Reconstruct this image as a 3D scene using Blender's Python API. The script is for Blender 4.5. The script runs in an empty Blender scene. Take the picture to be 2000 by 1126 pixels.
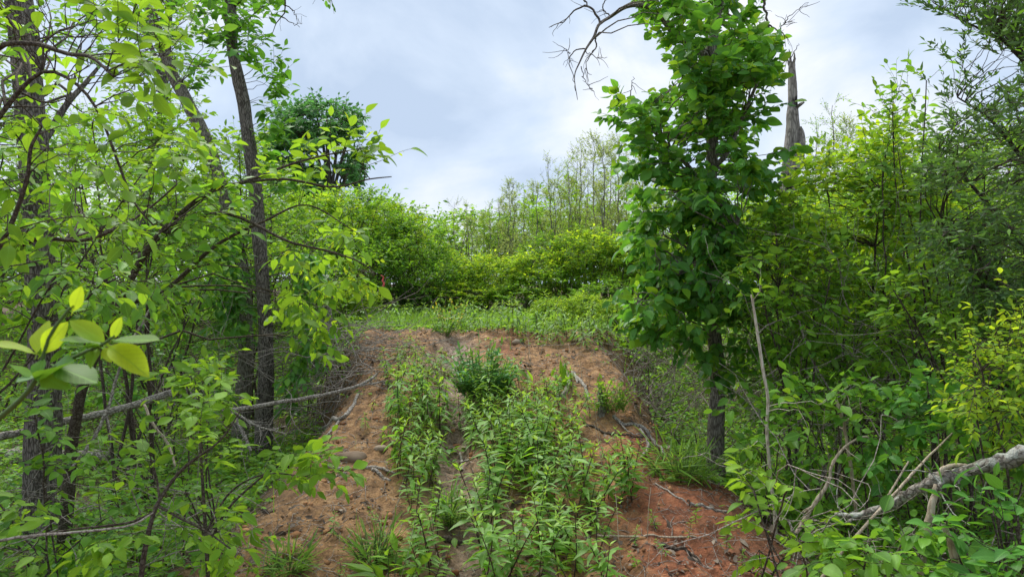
import bpy, math, random
import numpy as np
from mathutils import Matrix, Vector

# ------------------------------------------------------------------ camera, sky, sun, exposure
SC = bpy.context.scene
COL = SC.collection
F = 25.0 / 36.0 * 2000.0                      # focal length in photo pixels
EYE = 1.6
PITCH = math.atan((600 - 563) / F)
CP, SP = math.cos(PITCH), math.sin(PITCH)

cam_data = bpy.data.cameras.new('camera')
cam_data.lens = 25.0
cam_data.sensor_width = 36.0
cam_data.clip_start = 0.05
cam_data.clip_end = 2000.0
cam_data.dof.use_dof = True
cam_data.dof.focus_distance = 7.5
cam_data.dof.aperture_fstop = 9.0
cam = bpy.data.objects.new('camera', cam_data)
COL.objects.link(cam)
cam.location = (0, 0, EYE)
cam.rotation_euler = (math.radians(90) + PITCH, 0, 0)
SC.camera = cam

SUN_EL, SUN_AZ = math.radians(58), math.radians(-28)     # azimuth from +Y towards +X
world = bpy.data.worlds.new('World')
SC.world = world
world.use_nodes = True
wt = world.node_tree
wt.nodes.clear()
w_out = wt.nodes.new('ShaderNodeOutputWorld')
w_bg = wt.nodes.new('ShaderNodeBackground')
w_bg.inputs['Strength'].default_value = 0.05
w_sky = wt.nodes.new('ShaderNodeTexSky')
w_sky.sky_type = 'NISHITA'
w_sky.sun_disc = False
w_sky.sun_elevation = SUN_EL
w_sky.sun_rotation = SUN_AZ
w_tc = wt.nodes.new('ShaderNodeTexCoord')
w_map = wt.nodes.new('ShaderNodeMapping')
w_map.inputs['Scale'].default_value = (1.0, 1.0, 1.25)
w_map.inputs['Location'].default_value = (3.1, 0.4, 0.2)
w_n1 = wt.nodes.new('ShaderNodeTexNoise')                # where cloud thins and lets blue through
w_n1.inputs['Scale'].default_value = 2.6
w_n1.inputs['Detail'].default_value = 7
w_n1.inputs['Roughness'].default_value = 0.5
w_n2 = wt.nodes.new('ShaderNodeTexNoise')                # light and grey clouds
w_n2.inputs['Scale'].default_value = 3.6
w_n2.inputs['Detail'].default_value = 8
w_n2.inputs['Roughness'].default_value = 0.52
w_n2.inputs['Distortion'].default_value = 0.3
w_r1 = wt.nodes.new('ShaderNodeValToRGB')
w_r1.color_ramp.elements[0].position = 0.30
w_r1.color_ramp.elements[0].color = (0.75, 0.75, 0.75, 1)
w_r1.color_ramp.elements[1].position = 0.52
w_r1.color_ramp.elements[1].color = (1, 1, 1, 1)
w_r2 = wt.nodes.new('ShaderNodeValToRGB')
w_r2.color_ramp.elements[0].position = 0.37
w_r2.color_ramp.elements[0].color = (0.48, 0.59, 0.76, 1)
w_r2.color_ramp.elements[1].position = 0.61
w_r2.color_ramp.elements[1].color = (0.84, 0.875, 0.93, 1)
e = w_r2.color_ramp.elements.new(0.48)
e.color = (0.60, 0.705, 0.86, 1)
w_mul = wt.nodes.new('ShaderNodeVectorMath')
w_mul.operation = 'SCALE'
w_mul.inputs['Scale'].default_value = 7.2
w_mix = wt.nodes.new('ShaderNodeMixRGB')
L = wt.links.new
L(w_tc.outputs['Generated'], w_map.inputs['Vector'])
L(w_map.outputs['Vector'], w_n1.inputs['Vector'])
L(w_map.outputs['Vector'], w_n2.inputs['Vector'])
L(w_n1.outputs['Fac'], w_r1.inputs['Fac'])
L(w_n2.outputs['Fac'], w_r2.inputs['Fac'])
L(w_r2.outputs['Color'], w_mul.inputs[0])
L(w_r1.outputs['Color'], w_mix.inputs['Fac'])
L(w_sky.outputs['Color'], w_mix.inputs['Color1'])
L(w_mul.outputs['Vector'], w_mix.inputs['Color2'])
L(w_mix.outputs['Color'], w_bg.inputs['Color'])
L(w_bg.outputs['Background'], w_out.inputs['Surface'])

sun_data = bpy.data.lights.new('sun', 'SUN')
sun_data.energy = 1.5
sun_data.angle = math.radians(45)
sun_data.color = (1.0, 0.96, 0.88)
sun = bpy.data.objects.new('sun', sun_data)
COL.objects.link(sun)
sdir = Vector((math.sin(SUN_AZ) * math.cos(SUN_EL), math.cos(SUN_AZ) * math.cos(SUN_EL), math.sin(SUN_EL)))
sun.rotation_euler = sdir.to_track_quat('Z', 'Y').to_euler()

SC.view_settings.view_transform = 'Standard'
SC.view_settings.look = 'None'
SC.view_settings.exposure = 1.72
SC.view_settings.gamma = 1.0
SC.view_settings.use_curve_mapping = False
SC.render.engine = 'CYCLES'
SC.cycles.max_bounces = 10
SC.cycles.diffuse_bounces = 6
SC.cycles.transmission_bounces = 6

# ------------------------------------------------------------------ numbers
RNG = np.random.default_rng(7)
random.seed(7)
TAB = np.random.default_rng(99).random((256, 256))


def vnoise(x, y, seed=0):
    x = np.asarray(x, float) + seed * 17.31
    y = np.asarray(y, float) + seed * 9.77
    xi, yi = np.floor(x).astype(int), np.floor(y).astype(int)
    fx, fy = x - xi, y - yi
    fx, fy = fx * fx * (3 - 2 * fx), fy * fy * (3 - 2 * fy)
    a = TAB[xi % 256, yi % 256]
    b = TAB[(xi + 1) % 256, yi % 256]
    c = TAB[xi % 256, (yi + 1) % 256]
    d = TAB[(xi + 1) % 256, (yi + 1) % 256]
    return (a * (1 - fx) + b * fx) * (1 - fy) + (c * (1 - fx) + d * fx) * fy


def fbm(x, y, octaves=4, seed=0):
    s, a, t = 0, 1.0, 0
    for k in range(octaves):
        s = s + a * vnoise(np.asarray(x) * 2 ** k, np.asarray(y) * 2 ** k, seed + k)
        t += a
        a *= 0.5
    return s / t - 0.5


def sstep(a, b, x):
    t = np.clip((np.asarray(x, float) - a) / (b - a), 0, 1)
    return t * t * (3 - 2 * t)


def unit(v):
    return v / np.maximum(np.linalg.norm(v, axis=-1, keepdims=True), 1e-9)


def P(px, py, d):
    """The place that the photograph shows at pixel (px, py), d metres in front of the camera."""
    px, py, d = np.broadcast_arrays(np.asarray(px, float), np.asarray(py, float), np.asarray(d, float))
    X, Y = (px - 1000) / F * d, (563 - py) / F * d
    return np.stack([X, d * CP - Y * SP, EYE + d * SP + Y * CP], -1)


def project(p):
    q = p - np.array([0, 0, EYE])
    d = q[..., 1] * CP + q[..., 2] * SP
    y = -q[..., 1] * SP + q[..., 2] * CP
    d = np.maximum(d, 0.05)
    return 1000 + q[..., 0] / d * F, 563 - y / d * F, d


# ------------------------------------------------------------------ terrain
RAMP_Y = np.array([-50, 2.6, 4.0, 5.2, 6.1, 6.9, 8.4, 9.4, 10.2, 13, 18, 30, 60, 2000])
RAMP_Z = np.array([0, 0.0, 0.10, 0.32, 0.54, 0.80, 1.08, 1.24, 1.27, 1.36, 1.52, 2.0, 3.6, 60])
GULLY_Y = np.array([2, 4.0, 5.0, 6.0, 7.5, 9.0, 12])
GULLY_X = np.array([-0.2, -0.25, -0.36, -0.50, -0.68, -0.75, -0.7])


def mound_mask(x, y):
    wob = 0.22 * fbm(np.asarray(x) * 1.1, np.asarray(y) * 1.1, 3, 3)
    left = np.interp(y, [3, 7, 8.6, 9.6], [-1.80, -1.82, -2.2, -2.45]) + wob
    right = np.interp(y, [3, 5.4, 6.4, 9, 12], [1.70, 1.62, 1.38, 1.42, 2.2]) + wob
    m = sstep(left - 0.42, left + 0.45, x) * (1 - sstep(right - 0.40, right + 0.45, x))
    return m


def gully_mask(x, y):
    gx = np.interp(y, GULLY_Y, GULLY_X) + 0.06 * np.sin(np.asarray(y) * 3.1) + 0.03 * np.sin(np.asarray(y) * 7.7)
    return np.exp(-((np.asarray(x) - gx) / 0.21) ** 2) * sstep(2.5, 3.5, y) * (1 - sstep(8.8, 9.6, y))


def height(x, y, fine=True):
    x, y = np.asarray(x, float), np.asarray(y, float)
    ramp = np.interp(y, RAMP_Y, RAMP_Z)
    for o in (-0.35, 0.35):
        ramp = ramp + np.interp(y + o, RAMP_Y, RAMP_Z)
    ramp /= 3
    side = ramp * sstep(8.0, 13.5, y) + 0.10 * fbm(x * 0.6, y * 0.6, 3, 5)
    side = side - 0.10 * sstep(1.9, 2.6, np.abs(x)) * (1 - sstep(4.0, 5.2, np.abs(x))) * (1 - sstep(9, 12, y))
    m = mound_mask(x, y)
    body = ramp + 0.10 * np.exp(-((x + 0.95) / 0.30) ** 2) * sstep(4, 6, y) * (1 - sstep(8.6, 9.6, y)) \
        + 0.05 * np.exp(-((x - 0.85) / 0.35) ** 2) * sstep(5, 7, y) * (1 - sstep(8.6, 9.6, y)) \
        + 0.10 * fbm(x * 1.7, y * 1.7, 3, 11)
    body = body + 0.10 * np.exp(-((y - 9.2) / 0.35) ** 2) * (vnoise(x * 1.3, y * 0.2, 21) - 0.2)
    body = body - 0.13 * gully_mask(x, y)
    z = side * (1 - m) + body * m
    if fine:
        bare = m * (1 - sstep(10, 11, y))
        clod = fbm(x * 7, y * 7, 4, 31)
        rill = fbm(x * 8 + 0.8 * fbm(x * 2, y * 2, 2, 61), y * 1.3, 3, 62)
        z = z + bare * (0.085 * clod + 0.085 * rill + 0.030 * np.abs(fbm(x * 16, y * 16, 3, 41)) * 2)
        z = z + (1 - bare) * 0.03 * fbm(x * 5, y * 5, 3, 51) * (np.abs(y) < 40)
    return z


def G(px, py, dmin=1.5, dmax=60.0):
    """Where the ground meets the line of sight through pixel (px, py)."""
    d = np.arange(dmin, dmax, 0.02)
    p = P(px, py, d)
    below = p[:, 2] < height(p[:, 0], p[:, 1])
    i = int(np.argmax(below)) if below.any() else len(d) - 1
    q = p[i]
    return np.array([q[0], q[1], float(height(q[0], q[1]))])


# ------------------------------------------------------------------ materials
def new_mat(name):
    m = bpy.data.materials.new(name)
    m.use_nodes = True
    nt = m.node_tree
    nt.nodes.clear()
    out = nt.nodes.new('ShaderNodeOutputMaterial')
    return m, nt, out


def ramp_node(nt, stops):
    r = nt.nodes.new('ShaderNodeValToRGB')
    els = r.color_ramp.elements
    while len(els) < len(stops):
        els.new(0.5)
    for e_, (p_, c_) in zip(els, stops):
        e_.position = p_
        e_.color = (*c_, 1)
    return r


def leaf_mat(name, c_dark, c_light, trans, tfac=0.42, rough=0.42, spec=0.35, veins=True):
    """Leaf: base colour varies from leaf to leaf; light passes through; underside paler."""
    m, nt, out = new_mat(name)
    N, K = nt.nodes.new, nt.links.new
    geo = N('ShaderNodeNewGeometry')
    oi = N('ShaderNodeObjectInfo')
    add = N('ShaderNodeMath'); add.operation = 'ADD'
    K(geo.outputs['Random Per Island'], add.inputs[0])
    K(oi.outputs['Random'], add.inputs[1])
    fr = N('ShaderNodeMath'); fr.operation = 'FRACT'
    K(add.outputs[0], fr.inputs[0])
    r = ramp_node(nt, [(0.0, c_dark), (0.75, c_light), (1.0, tuple(min(1, v * 1.25) for v in c_light))])
    K(fr.outputs[0], r.inputs['Fac'])
    tc = N('ShaderNodeTexCoord')
    no = N('ShaderNodeTexNoise'); no.inputs['Scale'].default_value = 23
    K(tc.outputs['Object'], no.inputs['Vector'])
    hs = N('ShaderNodeHueSaturation')
    mr = N('ShaderNodeMapRange')
    mr.inputs['To Min'].default_value = 0.72; mr.inputs['To Max'].default_value = 1.28
    K(no.outputs['Fac'], mr.inputs['Value'])
    K(mr.outputs['Result'], hs.inputs['Value'])
    K(r.outputs['Color'], hs.inputs['Color'])
    col = hs.outputs['Color']
    if veins:
        uv = N('ShaderNodeUVMap')
        sx = N('ShaderNodeSeparateXYZ'); K(uv.outputs['UV'], sx.inputs[0])
        a1 = N('ShaderNodeMath'); a1.operation = 'SUBTRACT'; a1.inputs[1].default_value = 0.5
        K(sx.outputs['X'], a1.inputs[0])
        a2 = N('ShaderNodeMath'); a2.operation = 'ABSOLUTE'; K(a1.outputs[0], a2.inputs[0])
        # side veins run forward from the midrib
        b1 = N('ShaderNodeMath'); b1.operation = 'MULTIPLY_ADD'; b1.inputs[1].default_value = -0.75
        K(a2.outputs[0], b1.inputs[0]); K(sx.outputs['Y'], b1.inputs[2])
        b2 = N('ShaderNodeMath'); b2.operation = 'MULTIPLY'; b2.inputs[1].default_value = 46.0
        K(b1.outputs[0], b2.inputs[0])
        b3 = N('ShaderNodeMath'); b3.operation = 'SINE'; K(b2.outputs[0], b3.inputs[0])
        b4 = N('ShaderNodeMapRange'); b4.inputs['From Min'].default_value = 0.8; b4.inputs['From Max'].default_value = 1.0
        b4.inputs['To Max'].default_value = 0.35
        K(b3.outputs[0], b4.inputs['Value'])
        c4 = N('ShaderNodeMapRange'); c4.inputs['From Min'].default_value = 0.035; c4.inputs['From Max'].default_value = 0.012
        c4.inputs['To Max'].default_value = 0.7
        K(a2.outputs[0], c4.inputs['Value'])
        mx = N('ShaderNodeMath'); mx.operation = 'MAXIMUM'
        K(b4.outputs[0], mx.inputs[0]); K(c4.outputs[0], mx.inputs[1])
        on = N('ShaderNodeMath'); on.operation = 'GREATER_THAN'; on.inputs[1].default_value = 0.001
        K(sx.outputs['Y'], on.inputs[0])
        mo = N('ShaderNodeMath'); mo.operation = 'MULTIPLY'
        K(mx.outputs[0], mo.inputs[0]); K(on.outputs[0], mo.inputs[1])
        vm = N('ShaderNodeMixRGB'); vm.inputs['Color2'].default_value = (*[min(1, v * 1.9 + 0.02) for v in c_light], 1)
        K(mo.outputs[0], vm.inputs['Fac']); K(col, vm.inputs['Color1'])
        col = vm.outputs['Color']
    sn = N('ShaderNodeTexNoise'); sn.inputs['Scale'].default_value = 55
    sn.inputs['Detail'].default_value = 2
    K(tc.outputs['Object'], sn.inputs['Vector'])
    sr = N('ShaderNodeMapRange'); sr.inputs['From Min'].default_value = 0.66; sr.inputs['From Max'].default_value = 0.72
    K(sn.outputs['Fac'], sr.inputs['Value'])
    sm = N('ShaderNodeMixRGB'); sm.inputs['Color2'].default_value = (0.16, 0.13, 0.035, 1)
    K(sr.outputs[0], sm.inputs['Fac']); K(col, sm.inputs['Color1'])
    col = sm.outputs[0]
    under = N('ShaderNodeMixRGB'); under.inputs['Color2'].default_value = (0.16, 0.24, 0.10, 1)
    uf = N('ShaderNodeMath'); uf.operation = 'MULTIPLY'; uf.inputs[1].default_value = 0.3
    K(geo.outputs['Backfacing'], uf.inputs[0])
    K(uf.outputs[0], under.inputs['Fac']); K(col, under.inputs['Color1'])
    pb = N('ShaderNodeBsdfPrincipled')
    pb.inputs['Roughness'].default_value = rough
    pb.inputs['Specular IOR Level'].default_value = spec
    K(under.outputs['Color'], pb.inputs['Base Color'])
    tr = N('ShaderNodeBsdfTranslucent')
    th = N('ShaderNodeHueSaturation'); th.inputs['Color'].default_value = (*trans, 1)
    tm = N('ShaderNodeMapRange'); tm.inputs['To Min'].default_value = 0.6; tm.inputs['To Max'].default_value = 1.3
    K(fr.outputs[0], tm.inputs['Value']); K(tm.outputs[0], th.inputs['Value'])
    tcol = th.outputs['Color']
    if veins:
        tv = N('ShaderNodeMixRGB'); tv.inputs['Color2'].default_value = (*[v * 0.45 for v in trans], 1)
        K(mo.outputs[0], tv.inputs['Fac']); K(tcol, tv.inputs['Color1'])
        tcol = tv.outputs['Color']
    K(tcol, tr.inputs['Color'])
    ms = N('ShaderNodeMixShader'); ms.inputs['Fac'].default_value = tfac
    K(pb.outputs[0], ms.inputs[1]); K(tr.outputs[0], ms.inputs[2])
    K(ms.outputs[0], out.inputs['Surface'])
    return m


def wood_mat(name, stops, scale=(14, 14, 2.2), bump=0.5, rough=0.9, patch=None, coords='Object', dist=0.02):
    m, nt, out = new_mat(name)
    N, K = nt.nodes.new, nt.links.new
    tc = N('ShaderNodeTexCoord')
    mp = N('ShaderNodeMapping'); mp.inputs['Scale'].default_value = scale
    K(tc.outputs[coords], mp.inputs['Vector'])
    n1 = N('ShaderNodeTexNoise'); n1.inputs['Scale'].default_value = 1.6; n1.inputs['Detail'].default_value = 8
    n1.inputs['Roughness'].default_value = 0.68
    K(mp.outputs[0], n1.inputs['Vector'])
    vo = N('ShaderNodeTexVoronoi'); vo.feature = 'DISTANCE_TO_EDGE'; vo.inputs['Scale'].default_value = 2.3
    nd = N('ShaderNodeMixRGB'); nd.inputs['Fac'].default_value = 0.25
    K(mp.outputs[0], nd.inputs['Color1']); K(n1.outputs['Color'], nd.inputs['Color2'])
    K(nd.outputs[0], vo.inputs['Vector'])
    vm = N('ShaderNodeMapRange'); vm.inputs['From Max'].default_value = 0.22
    K(vo.outputs['Distance'], vm.inputs['Value'])
    mu = N('ShaderNodeMath'); mu.operation = 'MULTIPLY_ADD'; mu.inputs[1].default_value = 0.30
    K(vm.outputs[0], mu.inputs[0]); K(n1.outputs['Fac'], mu.inputs[2])
    r = ramp_node(nt, stops)
    K(mu.outputs[0], r.inputs['Fac'])
    col = r.outputs['Color']
    if patch:
        n2 = N('ShaderNodeTexNoise'); n2.inputs['Scale'].default_value = patch[1]; n2.inputs['Detail'].default_value = 5
        K(tc.outputs[coords], n2.inputs['Vector'])
        pr = N('ShaderNodeMapRange'); pr.inputs['From Min'].default_value = patch[2]; pr.inputs['From Max'].default_value = patch[2] + 0.07
        K(n2.outputs['Fac'], pr.inputs['Value'])
        pm = N('ShaderNodeMixRGB'); pm.inputs['Color2'].default_value = (*patch[0], 1)
        K(pr.outputs[0], pm.inputs['Fac']); K(col, pm.inputs['Color1'])
        col = pm.outputs['Color']
    pb = N('ShaderNodeBsdfPrincipled')
    pb.inputs['Roughness'].default_value = rough
    pb.inputs['Specular IOR Level'].default_value = 0.2
    K(col, pb.inputs['Base Color'])
    bp = N('ShaderNodeBump'); bp.inputs['Strength'].default_value = bump; bp.inputs['Distance'].default_value = dist
    K(mu.outputs[0], bp.inputs['Height']); K(bp.outputs[0], pb.inputs['Normal'])
    K(pb.outputs[0], out.inputs['Surface'])
    return m


def plain_mat(name, c1, c2, scale=30, rough=0.85, spec=0.2, island=True):
    m, nt, out = new_mat(name)
    N, K = nt.nodes.new, nt.links.new
    geo = N('ShaderNodeNewGeometry')
    tc = N('ShaderNodeTexCoord')
    no = N('ShaderNodeTexNoise'); no.inputs['Scale'].default_value = scale; no.inputs['Detail'].default_value = 4
    K(tc.outputs['Object'], no.inputs['Vector'])
    fac = no.outputs['Fac']
    if island:
        oi = N('ShaderNodeObjectInfo')
        a = N('ShaderNodeMath'); a.operation = 'ADD'
        K(geo.outputs['Random Per Island'], a.inputs[0]); K(oi.outputs['Random'], a.inputs[1])
        fr = N('ShaderNodeMath'); fr.operation = 'FRACT'; K(a.outputs[0], fr.inputs[0])
        av = N('ShaderNodeMath'); av.operation = 'MULTIPLY_ADD'; av.inputs[1].default_value = 0.75
        mi = N('ShaderNodeMath'); mi.operation = 'MULTIPLY_ADD'; mi.inputs[1].default_value = 0.6; mi.inputs[2].default_value = -0.2
        K(no.outputs['Fac'], mi.inputs[0])
        K(fr.outputs[0], av.inputs[0]); K(mi.outputs[0], av.inputs[2])
        fac = av.outputs[0]
    r = ramp_node(nt, [(0.15, c1), (0.85, c2)])
    K(fac, r.inputs['Fac'])
    pb = N('ShaderNodeBsdfPrincipled')
    pb.inputs['Roughness'].default_value = rough
    pb.inputs['Specular IOR Level'].default_value = spec
    K(r.outputs['Color'], pb.inputs['Base Color'])
    K(pb.outputs[0], out.inputs['Surface'])
    return m


def soil_mat():
    m, nt, out = new_mat('soil')
    N, K = nt.nodes.new, nt.links.new
    tc = N('ShaderNodeTexCoord')
    at = N('ShaderNodeAttribute'); at.attribute_name = 'soil'       # R bare, G red clay, B wet
    sp = N('ShaderNodeSeparateColor'); K(at.outputs['Color'], sp.inputs[0])

    def noise(scale, detail=6, rough=0.6):
        n = N('ShaderNodeTexNoise'); n.inputs['Scale'].default_value = scale
        n.inputs['Detail'].default_value = detail; n.inputs['Roughness'].default_value = rough
        K(tc.outputs['Object'], n.inputs['Vector'])
        return n.outputs['Fac']

    def mix(f, a, b):
        x = N('ShaderNodeMixRGB')
        for k, v in (('Fac', f), ('Color1', a), ('Color2', b)):
            if isinstance(v, tuple):
                x.inputs[k].default_value = (*v, 1)
            elif isinstance(v, (int, float)):
                x.inputs[k].default_value = v
            else:
                K(v, x.inputs[k])
        return x.outputs[0]

    fineN, midN, bigN = noise(60, 6, 0.7), noise(9, 8, 0.65), noise(2.2, 5)
    tan_r = ramp_node(nt, [(0.30, (0.085, 0.048, 0.026)), (0.46, (0.26, 0.145, 0.066)), (0.57, (0.39, 0.222, 0.100)), (0.70, (0.53, 0.345, 0.185))])
    K(midN, tan_r.inputs['Fac'])
    red_r = ramp_node(nt, [(0.30, (0.080, 0.032, 0.019)), (0.46, (0.25, 0.094, 0.046)), (0.57, (0.36, 0.130, 0.060)), (0.70, (0.45, 0.22, 0.115))])
    K(midN, red_r.inputs['Fac'])
    # red clay shows through in patches
    rp = N('ShaderNodeMath'); rp.operation = 'ADD'; K(sp.outputs[1], rp.inputs[0]); K(bigN, rp.inputs[1])
    rm = N('ShaderNodeMapRange'); rm.inputs['From Min'].default_value = 0.68; rm.inputs['From Max'].default_value = 1.05
    K(rp.outputs[0], rm.inputs['Value'])
    c = mix(rm.outputs[0], tan_r.outputs[0], red_r.outputs[0])
    fr = ramp_node(nt, [(0.36, (0.45, 0.45, 0.45)), (0.6, (1.15, 1.15, 1.15))])
    K(fineN, fr.inputs['Fac'])
    mu = N('ShaderNodeMixRGB'); mu.blend_type = 'MULTIPLY'; mu.inputs['Fac'].default_value = 0.75
    K(c, mu.inputs['Color1']); K(fr.outputs[0], mu.inputs['Color2'])
    c = mu.outputs[0]
    br = N('ShaderNodeMapRange'); br.inputs['From Min'].default_value = 0.50; br.inputs['From Max'].default_value = 0.66
    K(noise(3.7, 7, 0.7), br.inputs['Value'])
    bs = N('ShaderNodeMath'); bs.operation = 'MULTIPLY'; bs.inputs[1].default_value = 0.42
    K(br.outputs[0], bs.inputs[0])
    brown_r = ramp_node(nt, [(0.34, (0.050, 0.030, 0.020)), (0.64, (0.21, 0.135, 0.085))])
    K(midN, brown_r.inputs['Fac'])
    c = mix(bs.outputs[0], c, brown_r.outputs[0])
    wetc = ramp_node(nt, [(0.35, (0.10, 0.065, 0.042)), (0.62, (0.36, 0.255, 0.18))])
    K(midN, wetc.inputs['Fac'])
    c = mix(sp.outputs[2], c, wetc.outputs[0])
    floor_r = ramp_node(nt, [(0.32, (0.04, 0.028, 0.018)), (0.5, (0.105, 0.072, 0.045)), (0.68, (0.20, 0.145, 0.095))])
    K(noise(14, 8, 0.75), floor_r.inputs['Fac'])
    c = mix(sp.outputs[0], floor_r.outputs[0], c)
    pb = N('ShaderNodeBsdfPrincipled')
    pb.inputs['Specular IOR Level'].default_value = 0.35
    ro = N('ShaderNodeMapRange'); ro.inputs['To Min'].default_value = 0.92; ro.inputs['To Max'].default_value = 0.28
    wn = N('ShaderNodeMath'); wn.operation = 'MULTIPLY'; K(sp.outputs[2], wn.inputs[0])
    wr = N('ShaderNodeMapRange'); wr.inputs['From Min'].default_value = 0.4; wr.inputs['From Max'].default_value = 0.6
    K(noise(6, 3), wr.inputs['Value']); K(wr.outputs[0], wn.inputs[1])
    K(wn.outputs[0], ro.inputs['Value']); K(ro.outputs[0], pb.inputs['Roughness'])
    K(c, pb.inputs['Base Color'])
    hsum = N('ShaderNodeMath'); hsum.operation = 'MULTIPLY_ADD'; hsum.inputs[1].default_value = 0.35
    K(fineN, hsum.inputs[0]); K(noise(22, 8, 0.7), hsum.inputs[2])
    bp = N('ShaderNodeBump'); bp.inputs['Strength'].default_value = 0.85; bp.inputs['Distance'].default_value = 0.035
    K(hsum.outputs[0], bp.inputs['Height']); K(bp.outputs[0], pb.inputs['Normal'])
    K(pb.outputs[0], out.inputs['Surface'])
    return m


M = dict(
    soil=soil_mat(),
    bright=leaf_mat('leaf_bright', (0.075, 0.195, 0.016), (0.180, 0.360, 0.026), (0.38, 0.63, 0.03), 0.48, 0.5, 0.25),
    yellow=leaf_mat('leaf_yellow_green', (0.140, 0.260, 0.016), (0.260, 0.410, 0.026), (0.60, 0.78, 0.028), 0.55, 0.5, 0.25),
    mid=leaf_mat('leaf_mid', (0.057, 0.172, 0.021), (0.144, 0.322, 0.034), (0.299, 0.598, 0.034), 0.43, 0.45, 0.28),
    vine=leaf_mat('leaf_vine', (0.038, 0.150, 0.026), (0.108, 0.288, 0.048), (0.240, 0.576, 0.036), 0.40, 0.42, 0.32),
    dark=leaf_mat('leaf_dark', (0.037, 0.125, 0.037), (0.088, 0.237, 0.069), (0.150, 0.425, 0.075), 0.36, 0.5, 0.3),
    olive=leaf_mat('leaf_olive', (0.032, 0.085, 0.024), (0.085, 0.165, 0.045), (0.15, 0.30, 0.05), 0.38, 0.45, 0.3),
    weed=leaf_mat('leaf_weed', (0.083, 0.198, 0.029), (0.165, 0.330, 0.050), (0.308, 0.550, 0.044), 0.38, 0.45, 0.32),
    weed_top=leaf_mat('leaf_weed_young', (0.17, 0.32, 0.035), (0.27, 0.44, 0.05), (0.45, 0.68, 0.05), 0.42, 0.45, 0.3),
    blue=leaf_mat('leaf_blue_green', (0.054, 0.180, 0.062), (0.125, 0.312, 0.101), (0.204, 0.500, 0.094), 0.34, 0.45, 0.35),
    bud=leaf_mat('leaf_bud', (0.215, 0.329, 0.072), (0.372, 0.486, 0.143), (0.543, 0.658, 0.143), 0.45, 0.55, 0.2),
    grass=leaf_mat('grass_blade', (0.078, 0.195, 0.023), (0.176, 0.338, 0.046), (0.325, 0.546, 0.052), 0.4, 0.5, 0.25, veins=False),
    petal=leaf_mat('yellow_petal', (0.65, 0.48, 0.02), (0.80, 0.62, 0.04), (0.8, 0.6, 0.05), 0.3, 0.6, 0.2, veins=False),
    bark=wood_mat('bark_grey', [(0.34, (0.050, 0.042, 0.036)), (0.58, (0.145, 0.125, 0.105)), (0.80, (0.31, 0.285, 0.25))], (34, 34, 9.0), 0.8),
    bark_dark=wood_mat('bark_dark', [(0.34, (0.026, 0.022, 0.019)), (0.58, (0.095, 0.082, 0.070)), (0.80, (0.24, 0.215, 0.19))], (34, 34, 9.0), 0.8),
    twig=wood_mat('twig_dark', [(0.3, (0.020, 0.014, 0.010)), (0.6, (0.060, 0.045, 0.034)), (0.8, (0.12, 0.10, 0.08))], (30, 30, 30), 0.3),
    brush=wood_mat('twig_grey', [(0.3, (0.10, 0.082, 0.068)), (0.6, (0.24, 0.205, 0.175)), (0.8, (0.40, 0.36, 0.32))], (30, 30, 30), 0.3),
    dead=wood_mat('dead_wood', [(0.3, (0.05, 0.042, 0.035)), (0.55, (0.20, 0.175, 0.15)), (0.8, (0.42, 0.39, 0.35))], (22, 22, 22), 0.6),
    lichen=wood_mat('lichened_bark', [(0.3, (0.020, 0.017, 0.014)), (0.55, (0.15, 0.13, 0.11)), (0.8, (0.34, 0.31, 0.27))], (20, 20, 20), 0.8,
                    patch=((0.46, 0.47, 0.42), 17, 0.52)),
    tan=wood_mat('bare_stick', [(0.3, (0.18, 0.135, 0.095)), (0.55, (0.36, 0.29, 0.21)), (0.8, (0.50, 0.43, 0.33))], (25, 25, 6), 0.4),
    pale=wood_mat('pale_stem', [(0.3, (0.24, 0.20, 0.155)), (0.55, (0.44, 0.385, 0.31)), (0.8, (0.60, 0.55, 0.47))], (25, 25, 6), 0.4),
    snag=wood_mat('weathered_snag', [(0.3, (0.045, 0.040, 0.035)), (0.55, (0.17, 0.152, 0.135)), (0.8, (0.33, 0.30, 0.27))], (11, 11, 2.6), 0.9,
                  patch=((0.020, 0.017, 0.015), 1.9, 0.56)),
    litter=plain_mat('dead_leaf', (0.050, 0.034, 0.024), (0.27, 0.215, 0.165), 20, 0.7, 0.3),
    stone=plain_mat('stone', (0.16, 0.105, 0.07), (0.36, 0.29, 0.22), 14, 0.9, 0.2),
    clod=plain_mat('dirt_clod', (0.17, 0.075, 0.034), (0.42, 0.23, 0.11), 26, 0.95, 0.15),
    stem=plain_mat('weed_stem', (0.030, 0.016, 0.014), (0.075, 0.045, 0.030), 40, 0.6, 0.3),
    green_stem=plain_mat('green_stem', (0.07, 0.12, 0.03), (0.13, 0.19, 0.05), 40, 0.6, 0.3),
    ribbon=plain_mat('pink_ribbon', (0.80, 0.10, 0.12), (0.85, 0.16, 0.15), 10, 0.4, 0.4, island=False),
)


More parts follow.
